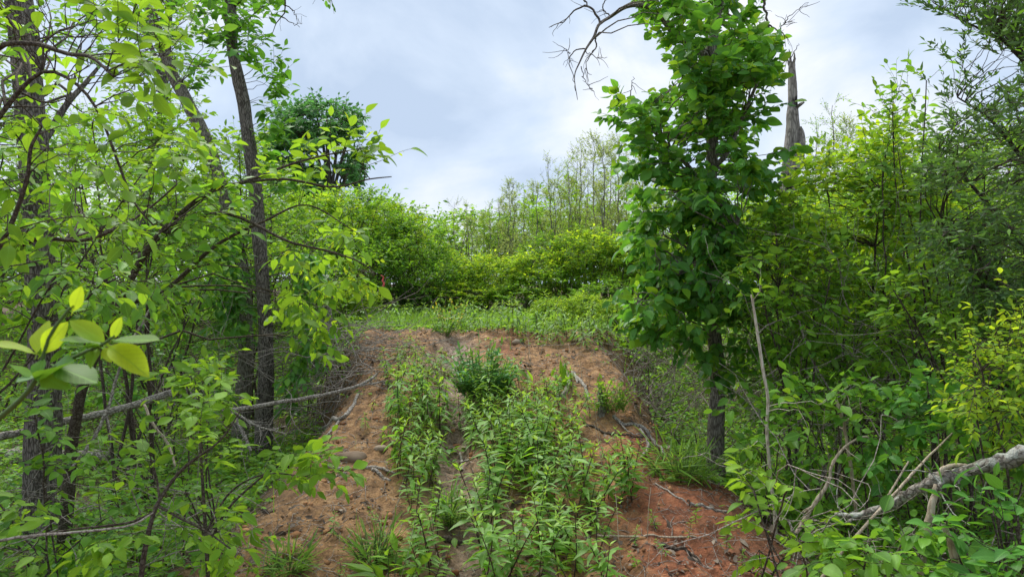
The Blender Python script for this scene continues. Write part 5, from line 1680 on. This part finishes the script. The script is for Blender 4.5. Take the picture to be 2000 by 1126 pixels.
def grass():
    rng = np.random.default_rng(172)
    n = 60000
    x, y = rng.uniform(-9, 9, n), np.concatenate([rng.uniform(9.55, 17, int(n * .72)), rng.uniform(2.8, 9.6, n - int(n * .72))])
    bare = mound_mask(x, y) * (1 - sstep(9.7, 10.6, y + 2.2 * fbm(x * 1.1, y * 0.9, 3, 8)))
    ok = (rng.random(n) > sstep(0.02, 0.4, bare) * 0.975) & (np.abs(x) < y * 0.80 + 0.4) & (vnoise(x * 1.6, y * 1.6, 14) > 0.3)
    x, y = x[ok], y[ok]
    n = len(x)
    h = rng.uniform(0.06, 0.30, n) * (0.4 + 1.0 * vnoise(x * 0.9, y * 0.9, 15)) * (1 + 0.6 * sstep(0.3, 1.2, x) * sstep(9, 10.5, y))
    az = rng.uniform(0, 6.28, n)
    ln = rng.uniform(0.1, 0.8, n)
    w = rng.uniform(0.0025, 0.006, n)
    b = np.stack([x, y, height(x, y) - 0.01], -1)
    dx = np.stack([np.cos(az), np.sin(az), 0 * az], -1)
    sx = np.stack([-np.sin(az), np.cos(az), 0 * az], -1)
    up = np.array([0, 0, 1.0])
    m1 = b + (dx * (ln * 0.25)[:, None] + up) * (h * 0.55)[:, None]
    tip = b + (dx * ln[:, None] + up * 0.95) * h[:, None]
    V = np.stack([b - sx * w[:, None], b + sx * w[:, None], m1 + sx * (w * .8)[:, None], m1 - sx * (w * .8)[:, None], tip], 1)
    o = np.arange(n)[:, None] * 5
    g = Geo().add(V, [o + np.array([[0, 1, 2, 3]]), o + np.array([[3, 2, 4]])])
    obj('grass', g.mesh('grass', M['grass']), None, 'stuff')


def litter():
    rng = np.random.default_rng(173)
    n = 34000
    x, y = rng.uniform(-7, 7, n), 3 + 8.5 * rng.random(n) ** 1.4
    bare = mound_mask(x, y) * (1 - sstep(9.8, 10.4, y))
    k = vnoise(x * 2.3, y * 2.3, 24)
    ok = (np.abs(x) < y * 0.8 + 0.3) & (rng.random(n) < np.where(bare > 0.5, 0.6 * (k > 0.48) + 0.12, 0.8))
    x, y = x[ok], y[ok]
    n = len(x)
    z = height(x, y) + rng.uniform(0.004, 0.016, n)
    az = rng.uniform(0, 6.28, n)
    d = np.stack([np.cos(az), np.sin(az), rng.normal(0, 0.25, n)], -1)
    nm = np.array([0, 0, 1.0]) + rng.normal(0, 0.4, (n, 3))
    g = Geo()
    add_leaves(g, np.stack([x, y, z], -1), leaf_frames(d, nm), 0.016 + 0.055 * rng.random(n) ** 2, 'ovate', 1, rng, (-0.6, 1.1), (-0.4, 0.7))
    obj('leaf_litter', g.mesh('leaf_litter', M['litter']), None, 'stuff')
    # bits of twig
    n = 5200
    x, y = rng.uniform(-3.2, 3.2, n), 3.2 + 7 * rng.random(n) ** 1.3
    ok = np.abs(x) < y * 0.8 + 0.3
    x, y = x[ok], y[ok]
    p0 = np.stack([x, y, height(x, y) + 0.008], -1)
    az = rng.uniform(0, 6.28, len(x))
    tw = walk(p0, np.stack([np.cos(az), np.sin(az), 0 * az], -1), rng.uniform(0.03, 0.22, len(x)), 5, rng, 0.18)
    tw[..., 2] = height(tw[..., 0], tw[..., 1]) + 0.006
    g = Geo()
    tubes(g, tw, np.linspace(1, 0.5, 5)[None] * rng.uniform(0.001, 0.003, (len(x), 1)), 4)
    obj('twig_litter', g.mesh('twig_litter', M['brush']), None, 'stuff')
    n = 90                                               # last year's dead stalks among the weeds
    x, y = rng.uniform(-0.9, 0.9, n), rng.uniform(3.9, 8.6, n)
    p0 = np.stack([x, y, height(x, y) - 0.02], -1)
    tw = walk(p0, np.stack([rng.normal(0, .25, n), rng.normal(0, .25, n), np.ones(n)], -1), rng.uniform(0.15, 0.5, n), 6, rng, 0.06)
    g = Geo()
    tubes(g, tw, np.linspace(1, 0.5, 6)[None] * rng.uniform(0.0014, 0.003, (n, 1)), 4)
    obj('dead_stalks', g.mesh('dead_stalks', M['tan']), None, 'stuff')
    # crumbs of soil and small stones
    n = 2600
    x, y = rng.uniform(-1.8, 1.8, n), 3.4 + 6.2 * rng.random(n) ** 1.2
    ok = mound_mask(x, y) > 0.35
    x, y = x[ok], y[ok]
    n = len(x)
    t = (1 + 5 ** .5) / 2
    ico = unit(np.array([[-1, t, 0], [1, t, 0], [-1, -t, 0], [1, -t, 0], [0, -1, t], [0, 1, t], [0, -1, -t], [0, 1, -t], [t, 0, -1], [t, 0, 1], [-t, 0, -1], [-t, 0, 1]]))
    fc = np.array([[0, 11, 5], [0, 5, 1], [0, 1, 7], [0, 7, 10], [0, 10, 11], [1, 5, 9], [5, 11, 4], [11, 10, 2], [10, 7, 6], [7, 1, 8], [3, 9, 4], [3, 4, 2], [3, 2, 6], [3, 6, 8], [3, 8, 9],
                   [4, 9, 5], [2, 4, 11], [6, 2, 10], [8, 6, 7], [9, 8, 1]])
    r = 0.003 + 0.012 * rng.random(n) ** 4
    V = ico[None] * rng.uniform(0.6, 1.3, (n, 12, 1)) * rng.uniform(0.6, 1.3, (n, 1, 3)) * r[:, None, None] + np.stack([x, y, height(x, y) + r * 0.2], -1)[:, None]
    g = Geo().add(V, [(fc[None] + (np.arange(n) * 12)[:, None, None]).reshape(-1, 3)])
    n = 1500                                             # clods
    x, y = rng.uniform(-2.0, 2.0, n), 3.4 + 6.4 * rng.random(n) ** 1.1
    ok = (mound_mask(x, y) > 0.2) & (vnoise(x * 2, y * 2, 88) > 0.35)
    x, y = x[ok], y[ok]
    n = len(x)
    r = 0.006 + 0.03 * rng.random(n) ** 3
    V = ico[None] * rng.uniform(0.6, 1.35, (n, 12, 1)) * rng.uniform(0.6, 1.3, (n, 1, 3)) * np.array([1, 1, .7]) * r[:, None, None] + np.stack([x, y, height(x, y) + r * 0.05], -1)[:, None]
    gc = Geo().add(V, [(fc[None] + (np.arange(n) * 12)[:, None, None]).reshape(-1, 3)])
    obj('dirt_clods', gc.mesh('dirt_clods', M['clod']), None, 'stuff')
    obj('gravel', g.mesh('gravel', M['stone'], smooth=False), None, 'stuff')


undergrowth()
grass()
litter()


# ------------------------------------------------------------------ dead wood, sticks, stump, ribbon, stones
def stick(name, label, cat, specs, mat, n=30, sides=9, bump=0.08, group=None, twigs=0, seed=0, ground=False, side_name='side_branch'):
    """A dead branch: its main line and its side branches, each a mesh."""
    rng = np.random.default_rng(200 + seed)
    root = main = None
    gt = Geo()
    for i, s in enumerate(specs):
        if ground:
            s = np.asarray(s, float)
            q = np.array([G(a[0], a[1]) for a in s])
            w = np.array([a[2] for a in s]) / F * np.linalg.norm(q - np.array([0, 0, EYE]), axis=1) * 0.5
            z = smooth_line(np.column_stack([q, w]), n)
            p, r = z[:, :3], z[:, 3]
            p[:, 2] = np.maximum(p[:, 2], height(p[:, 0], p[:, 1]) + r * 0.4)
        else:
            p, r = px_line(s, n)
        p[1:-1] += rng.normal(0, 0.12, p[1:-1].shape) * r[1:-1, None]
        if root is None:
            base = p[0].copy()
            root = thing(name, label, cat, base, group)
        g = Geo()
        tubes(g, p - base, np.maximum(r * (0.82 if name == 'fallen_branch' else 1), 0.0012), sides, bumpy=bump, rng=rng)
        o_ = obj('main_stem' if i == 0 else side_name, g.mesh('branch_wood', M[mat]), root if i == 0 else main)
        main = o_ if i == 0 else main
        if twigs:
            j = rng.integers(n // 4, n, twigs)
            tw = walk(p[j], unit(p[j] - p[j - 1]) + rng.normal(0, 0.9, (twigs, 3)), rng.uniform(0.06, 0.3, twigs), 6, rng, 0.2)
            tubes(gt, tw - base, np.linspace(1, 0.4, 6)[None] * np.minimum(r[j] * 0.5, 0.004)[:, None], 4)
    if gt.n:
        obj('twigs', gt.mesh('twigs', M[mat]), root, 'stuff')
    return root


def dead_wood():
    stick('fallen_branch', 'long crooked grey branch lying across in front of the trunk pair', 'branch',
          [[(-80, 872, 4.9, 20), (20, 848, 5.1, 19), (110, 826, 5.4, 18), (200, 806, 5.7, 18), (280, 784, 6.0, 18), (345, 766, 6.2, 18), (385, 776, 6.3, 15), (430, 795, 6.4, 14), (455, 800, 6.5, 12),
            (540, 786, 6.6, 10), (620, 773, 6.7, 9), (690, 756, 6.8, 8), (722, 742, 6.9, 7), (738, 728, 7.0, 4)],
           [(350, 766, 6.2, 9), (375, 740, 6.2, 8), (410, 697, 6.2, 6)],
           [(450, 800, 6.5, 10), (475, 845, 6.3, 9), (490, 880, 6.2, 6)],
           [(455, 802, 6.5, 6), (500, 830, 6.3, 5), (555, 846, 6.2, 3)], [(690, 756, 6.8, 4), (740, 746, 6.9, 4), (755, 744, 6.9, 3)]], 'dead', 60, twigs=14, seed=1)
    stick('fallen_log', 'pale weathered log lying on the ground behind the nearest trunk', 'log',
          [[(-120, 893, 7.4, 34), (0, 893, 7.4, 32), (110, 893, 7.4, 30), (190, 892, 7.4, 26), (214, 889, 7.4, 14)]], 'dead', 40, 14, 0.07, seed=2)
    stick('leaning_stick', 'thin pale stick leaning up out of the undergrowth beyond the nearest trunk', 'stick',
          [[(140, 915, 4.4, 7), (180, 860, 4.5, 7), (210, 800, 4.6, 6), (225, 745, 4.7, 5.5), (250, 680, 4.8, 5), (275, 635, 4.9, 4), (300, 590, 5.0, 3)],
           [(208, 808, 4.6, 4), (216, 850, 4.5, 3), (214, 885, 4.5, 2)]], 'dead', 36, twigs=4, seed=3)
    stick('dead_stick', 'crooked thin brown stick standing before the log, left of the fork of the fallen branch', 'stick',
          [[(282, 790, 5.2, 5), (300, 830, 5.1, 5), (328, 865, 5.1, 5), (342, 910, 5.0, 4)]], 'tan', 20, seed=4)
    stick('fallen_branch', 'curved weathered branch that slides down from the brush pile onto the tan dirt', 'branch',
          [[(575, 880, 6), (590, 855, 8), (625, 838, 9), (660, 822, 10), (685, 800, 9), (700, 770, 7)], [(600, 890, 4), (640, 850, 6), (665, 820, 7)]], 'dead', 26, 8, 0.1, seed=5, ground=True)
    stick('fallen_branch', 'dark flat broken branch lying on the tan dirt beside the strip of weeds', 'branch',
          [[(636, 912, 6), (690, 917, 8), (735, 914, 8), (775, 928, 4)], [(727, 918, 8), (745, 932, 8), (762, 942, 6)], [(640, 945, 4), (660, 930, 5), (678, 925, 5)]], 'brush', 24, 8, 0.06, seed=6, ground=True)
    stick('root', 'pale twisted exposed root lying on the ramp above the cut stump', 'root',
          [[(1088, 782, 8), (1103, 768, 9), (1112, 748, 8), (1110, 732, 6)], [(1118, 728, 6), (1136, 748, 7), (1146, 768, 7), (1150, 780, 5)], [(1112, 735, 5), (1122, 730, 5), (1128, 748, 4)]], 'dead', 22, 8, 0.12, seed=7, ground=True, side_name='root_arm')
    stick('fallen_branch', 'forked pale branch curving down the edge of the dirt below the cut stump', 'branch',
          [[(1198, 815, 7), (1222, 832, 8), (1258, 842, 9), (1275, 862, 8), (1300, 892, 6)], [(1250, 840, 7), (1264, 860, 8), (1264, 880, 7), (1250, 898, 5)], [(1200, 816, 4), (1230, 845, 3), (1252, 850, 3)]], 'dead', 24, 8, 0.1, seed=8, ground=True)
    stick('fallen_twig', 'long straight straw-thin twig lying level across the red dirt', 'twig', [[(1165, 1046, 4), (1260, 1048, 4), (1360, 1049, 3)]], 'tan', 20, 6, 0.03, seed=9, ground=True)
    stick('fallen_twig', 'dark crooked twig on the red clay near the bottom edge', 'twig', [[(1292, 1064, 6), (1318, 1074, 8), (1348, 1086, 7), (1368, 1102, 5)]], 'twig', 20, 7, 0.1, seed=10, ground=True)
    stick('fallen_twig', 'grey twig on the dirt toward the foot of the vine-covered tree', 'twig', [[(1348, 986, 6), (1380, 994, 6), (1420, 1000, 4)]], 'dead', 18, 7, 0.1, seed=11, ground=True)
    stick('fallen_twig', 'short thick dark stick across the gully near the bottom', 'twig', [[(866, 1060, 12), (888, 1062, 13), (905, 1060, 9)]], 'twig', 16, 8, 0.1, seed=12, ground=True)
    stick('fallen_twig', 'Y-shaped pale twig standing in the mud halfway up the gully', 'twig', [[(902, 920, 6), (902, 900, 6), (898, 886, 4)], [(903, 903, 5), (918, 898, 4), (926, 894, 3)]], 'dead', 16, 6, 0.1, seed=13, ground=True)
    stick('fallen_twig', 'thin brown twig slanting across the red dirt above the straw-thin twig', 'twig', [[(1280, 945, 3), (1310, 965, 4), (1345, 990, 4)]], 'brush', 18, 6, 0.06, seed=14, ground=True)
    stick('fallen_twig', 'dark twig arching over the bare dirt below the cut stump', 'twig', [[(1140, 826, 5), (1170, 842, 5), (1215, 850, 4), (1255, 854, 3)]], 'twig', 18, 6, 0.06, seed=15, ground=True)
    # lower right: the lichened branch and what props it
    stick('fallen_branch', 'thick lichen-spotted branch slanting down into the undergrowth in the near corner', 'branch',
          [[(1630, 1003, 3.75, 7), (1660, 1006, 3.7, 13), (1700, 1000, 3.65, 18), (1750, 980, 3.6, 22), (1800, 950, 3.5, 25), (1840, 932, 3.45, 32), (1880, 922, 3.4, 27), (1940, 905, 3.3, 33), (2000, 888, 3.2, 38), (2090, 858, 3.1, 42), (2230, 800, 2.95, 44), (2420, 700, 2.8, 40), (2600, 560, 2.7, 24)],
           [(1672, 1006, 3.7, 9), (1660, 1016, 3.68, 8), (1650, 1022, 3.66, 4)], [(1838, 940, 3.42, 14), (1836, 952, 3.4, 11), (1834, 957, 3.4, 5)], [(1866, 935, 3.4, 8), (1872, 942, 3.4, 6)]], 'lichen', 70, 14, 0.09, seed=16, twigs=3)
    stick('prop_stick', 'bare tan stick standing under the middle of the lichened branch', 'stick',
          [[(1786, 1220, 3.3, 17), (1796, 1120, 3.38, 16), (1806, 1060, 3.4, 15), (1820, 990, 3.42, 14), (1830, 945, 3.43, 11)]], 'tan', 26, 9, 0.04, seed=17)
    stick('bent_twig', 'hooked tan twig curling over the top of the lichened branch', 'twig',
          [[(1834, 928, 3.42, 9), (1840, 915, 3.42, 9), (1858, 909, 3.42, 8), (1880, 907, 3.4, 6), (1896, 910, 3.4, 4)]], 'tan', 20, 8, 0.04, seed=18)
    stick('broken_stick', 'short snapped tan stick sticking up at the bottom edge', 'stick', [[(1880, 1200, 2.95, 16), (1870, 1120, 3.0, 15), (1858, 1065, 3.0, 14), (1842, 1021, 3.0, 10)]], 'tan', 20, 9, 0.06, seed=19)
    stick('bare_cane', 'long thin bare stem crossing behind the lichened branch from the bottom edge up', 'stick',
          [[(1590, 1150, 3.3, 7), (1640, 1080, 3.35, 7), (1700, 1015, 3.45, 6), (1750, 960, 3.55, 6), (1800, 905, 3.65, 5), (1860, 845, 3.8, 3)], [(1720, 990, 3.5, 4), (1745, 950, 3.5, 4), (1775, 900, 3.5, 3)]], 'tan', 30, 7, 0.04, seed=20)
    stick('bare_cane', 'bare stem bending over in an arch above the tip of the lichened branch', 'stick',
          [[(1555, 1040, 4.2, 8), (1590, 985, 4.2, 8), (1618, 940, 4.2, 7), (1626, 905, 4.2, 6), (1655, 868, 4.2, 5), (1690, 852, 4.2, 3.5), (1700, 860, 4.2, 2)],
           [(1615, 945, 4.2, 4), (1600, 975, 4.2, 4), (1570, 1000, 4.2, 3)]], 'tan', 34, 7, 0.04, seed=21, twigs=3)
    stick('bare_cane', 'upright greyish bare stem between the pale stem and the lichened branch', 'stick',
          [[(1674, 1010, 4.4, 7), (1666, 940, 4.4, 7), (1652, 850, 4.4, 6.5), (1640, 800, 4.4, 6), (1625, 760, 4.4, 5)], [(1646, 826, 4.4, 4), (1660, 815, 4.4, 3.5), (1664, 800, 4.4, 2)]], 'tan', 30, 7, 0.05, seed=22, twigs=3)
    stick('bare_cane', 'grey slanting bare stem high in the bright spreading shrub', 'stick', [[(1620, 760, 5.6, 4), (1580, 690, 5.6, 4), (1555, 610, 5.6, 4), (1525, 565, 5.6, 3)]], 'dead', 24, 6, 0.04, seed=23, twigs=2)
    stick('bare_cane', 'dead hanging twig at the bottom of the vine leaves, beside the red dirt edge', 'stick', [[(1540, 1015, 3.8, 5), (1555, 1050, 3.75, 5), (1570, 1090, 3.7, 4), (1590, 1105, 3.7, 2)]], 'dead', 20, 6, 0.05, seed=24, twigs=4)
    stick('bare_cane', 'long low tan stem running level past the saplings at the bottom corner', 'stick',
          [[(-60, 1068, 2.75, 6), (40, 1048, 2.8, 6), (150, 1038, 2.85, 5), (250, 1026, 2.9, 4), (300, 1000, 2.95, 3)]], 'brush', 26, 6, 0.05, seed=25)
    # pale broken stump by the brush pile
    p, r = px_line([(648, 700, 9.2, 16), (646, 670, 9.2, 13), (643, 630, 9.2, 12), (641, 600, 9.2, 11), (646, 586, 9.2, 7), (650, 578, 9.2, 2)], 30)
    p[0, 2] -= 0.15
    root = thing('broken_stump', 'pale slender broken stump at the back of the brush pile', 'stump', p[0])
    g = Geo()
    bark_tube(g, p - p[0], r, 16, 0.16, 17)
    trunk = obj('trunk', g.mesh('trunk', M['dead']), root)
    for s in ([(644, 605, 9.2, 5), (632, 600, 9.2, 4), (620, 608, 9.2, 3)], [(646, 592, 9.2, 4), (655, 575, 9.2, 3), (660, 560, 9.2, 2)]):
        q, rq = px_line(s, 8)
        g = Geo()
        tubes(g, q - p[0], rq, 6)
        obj('side_branch', g.mesh('side_branch', M['dead']), trunk)
    # cut stump with green shoots
    b = G(1176, 806)
    rng = np.random.default_rng(230)
    root = thing('cut_stump', 'small rough stump half hidden by its green shoots on the upper dirt', 'stump', b)
    s = b[1] / F
    g = Geo()
    p = np.array([[0, 0, -0.05], [0.0, 0, 0.02], [-0.010, 0, 0.09], [-0.016, 0, 0.16], [-0.018, 0, 0.20]])
    bark_tube(g, smooth_line(p, 24), np.linspace(0.040, 0.016, 24), 18, 0.3, 31)
    obj('trunk', g.mesh('trunk', M['bark']), root)
    n = 70
    p0 = np.stack([rng.uniform(-.04, .2, n), rng.normal(0, .04, n), rng.uniform(-0.01, .03, n)], 1)
    tw = walk(p0, np.stack([rng.normal(0.1, .4, n), rng.normal(0, .4, n), np.ones(n)], 1), rng.uniform(.12, .32, n), 6, rng, 0.12)
    g = Geo()
    tubes(g, tw, np.linspace(1, .5, 6)[None] * np.full((n, 1), .0022), 4)
    obj('shoots', g.mesh('shoots', M['green_stem']), root, 'stuff')
    pos, fr = leaves_on(tw, 7, rng)
    g = Geo()
    add_leaves(g, pos, fr, rng.uniform(.025, .05, len(pos)), 'ovate', 1, rng)
    obj('foliage', g.mesh('foliage', [M['bright']], uv=True), root, 'stuff')
    # ribbon on its twig
    stick('leaning_twig', 'thin bare twig holding up the pink ribbon in the shady hollow', 'twig', [[(712, 615, 13.4, 3), (722, 590, 13.4, 3), (736, 572, 13.4, 2.5), (748, 556, 13.4, 2), (756, 540, 13.4, 1)]], 'brush', 18, 5, 0.03, seed=26)
    q = smooth_line(P(np.array([744, 749, 747, 750, 747]), np.array([537, 541, 548, 553, 562]), 13.38), 16)
    wv = np.array([0.017, 0.004, 0])
    tw = np.sin(np.linspace(0, 5, 16))[:, None] * np.array([0, 0.014, 0])
    g = Geo()
    V = np.stack([q - wv + tw, q + wv - tw, q + wv - tw + [0, .0015, 0], q - wv + tw + [0, .0015, 0]], 1) - q[0]
    i = np.arange(15)[:, None] * 4
    g.add(V, [i + np.array([[0, 1, 5, 4]]), i + np.array([[1, 2, 6, 5]]), i + np.array([[2, 3, 7, 6]]), i + np.array([[3, 0, 4, 7]]), np.array([[0, 3, 2, 1]]), np.array([[60, 61, 62, 63]])])
    thing('marking_ribbon', 'small bright pink marking ribbon hanging in the shady hollow of the wood edge', 'ribbon', q[0], None, g.mesh('marking_ribbon', M['ribbon']))
    # stones
    rng = np.random.default_rng(231)
    t = np.linspace(0, math.pi, 7)
    for px, py, r, label in [(744, 878, .045, 'small flat stone on the tan ridge above the dark broken branch'), (770, 870, .035, 'little pale stone near the strip of weeds, next to a flat stone'),
                             (691, 893, .085, 'rounded clod of tan dirt jutting from the side of the mound'), (488, 985, .075, 'pale stone half buried at the edge of the dirt behind the flat leafy spray'),
                             (1092, 760, .04, 'dark stone by the pale exposed root'), (905, 1000, .035, 'stone stuck in the mud on the side of the gully'),
                             (1885, 1000, .17, 'big mossy brown boulder in the shade beneath the lichened branch'), (1010, 668, .06, 'pale clod of dirt on the lip of the crest')]:
        b = G(px, py)
        th, ph = np.meshgrid(np.linspace(0, math.pi, 10), np.linspace(0, 2 * math.pi, 15)[:-1], indexing='ij')
        v = np.stack([np.sin(th) * np.cos(ph), np.sin(th) * np.sin(ph), np.cos(th)], -1)
        k = 1 + 0.55 * fbm(v[..., 0] * 1.6 + px, v[..., 1] * 1.6 + v[..., 2], 3, int(px) % 40)
        v = v * k[..., None] * r * np.array([1.25, 0.95, 0.62])
        idx = np.arange(140).reshape(10, 14)
        qd = np.stack([idx[:-1], idx[1:], np.roll(idx[1:], -1, 1), np.roll(idx[:-1], -1, 1)], -1).reshape(-1, 4)
        thing('stone', label, 'stone', b, None, Geo().add(v, [qd]).mesh('stone', M['stone']))


dead_wood()


def brush():
    """Tangles of dead grey twigs."""
    rng = np.random.default_rng(240)

    def tangle(name, poly, d, dd, n, ln, rad, mat, flat=0.5, wob=0.22):
        c = centers_in(poly, n, d, dd, rng)
        zg = height(c[:, 0], c[:, 1])
        c[:, 2] = np.maximum(c[:, 2], zg + 0.02)
        dr = rng.normal(0, 1, (n, 3)) * np.array([1, 0.8, flat])
        tw = walk(c, dr, rng.uniform(*ln, n), 9, rng, wob, -0.02)
        tw[..., 2] = np.maximum(tw[..., 2], height(tw[..., 0], tw[..., 1]) + 0.01)
        g = Geo()
        tubes(g, tw, np.linspace(1, 0.35, 9)[None] * rng.uniform(*rad, (n, 1)), 5)
        k = 2
        j = rng.integers(2, 9, n * k)
        pi = np.repeat(np.arange(n), k)
        t2 = walk(tw[pi, j], unit(tw[pi, j] - tw[pi, j - 1]) + rng.normal(0, 0.9, (n * k, 3)), rng.uniform(0.1, 0.4, n * k), 6, rng, 0.22)
        tubes(g, t2, np.linspace(1, 0.4, 6)[None] * np.full((n * k, 1), 0.0022), 4)
        obj(name, g.mesh(name, M[mat]), None, 'stuff')

    tangle('brush_pile', [(560, 660), (640, 610), (700, 640), (745, 740), (680, 800), (600, 850), (540, 800), (545, 700)], 8.0, 0.8, 190, (0.4, 1.5), (0.003, 0.008), 'brush', 0.35)
    tangle('brush_tangle', [(1215, 690), (1300, 650), (1420, 660), (1500, 700), (1500, 850), (1400, 850), (1280, 830)], 7.6, 0.8, 190, (0.4, 1.4), (0.002, 0.006), 'brush', 0.8)
    tangle('brush_tangle', [(1460, 600), (1600, 560), (1800, 600), (1850, 800), (1700, 900), (1500, 900)], 5.6, 0.8, 70, (0.4, 1.5), (0.0018, 0.005), 'brush', 1.2)
    tangle('brush_tangle', [(250, 700), (480, 740), (520, 860), (400, 900), (240, 860)], 6.4, 0.9, 36, (0.3, 1.1), (0.002, 0.005), 'brush', 0.7)
    tangle('brush_tangle', [(0, 880), (240, 900), (420, 960), (480, 1100), (0, 1126)], 4.4, 0.9, 60, (0.3, 1.0), (0.0015, 0.004), 'brush', 0.7)
    tangle('brush_tangle', [(1480, 900), (1700, 960), (1960, 960), (1960, 1126), (1560, 1126)], 3.7, 0.5, 40, (0.3, 1.0), (0.0015, 0.004), 'brush', 0.9)
    tangle('brush_tangle', [(660, 560), (760, 540), (880, 560), (880, 615), (680, 615)], 14.8, 0.7, 150, (0.5, 1.6), (0.003, 0.007), 'twig', 0.9)


brush()
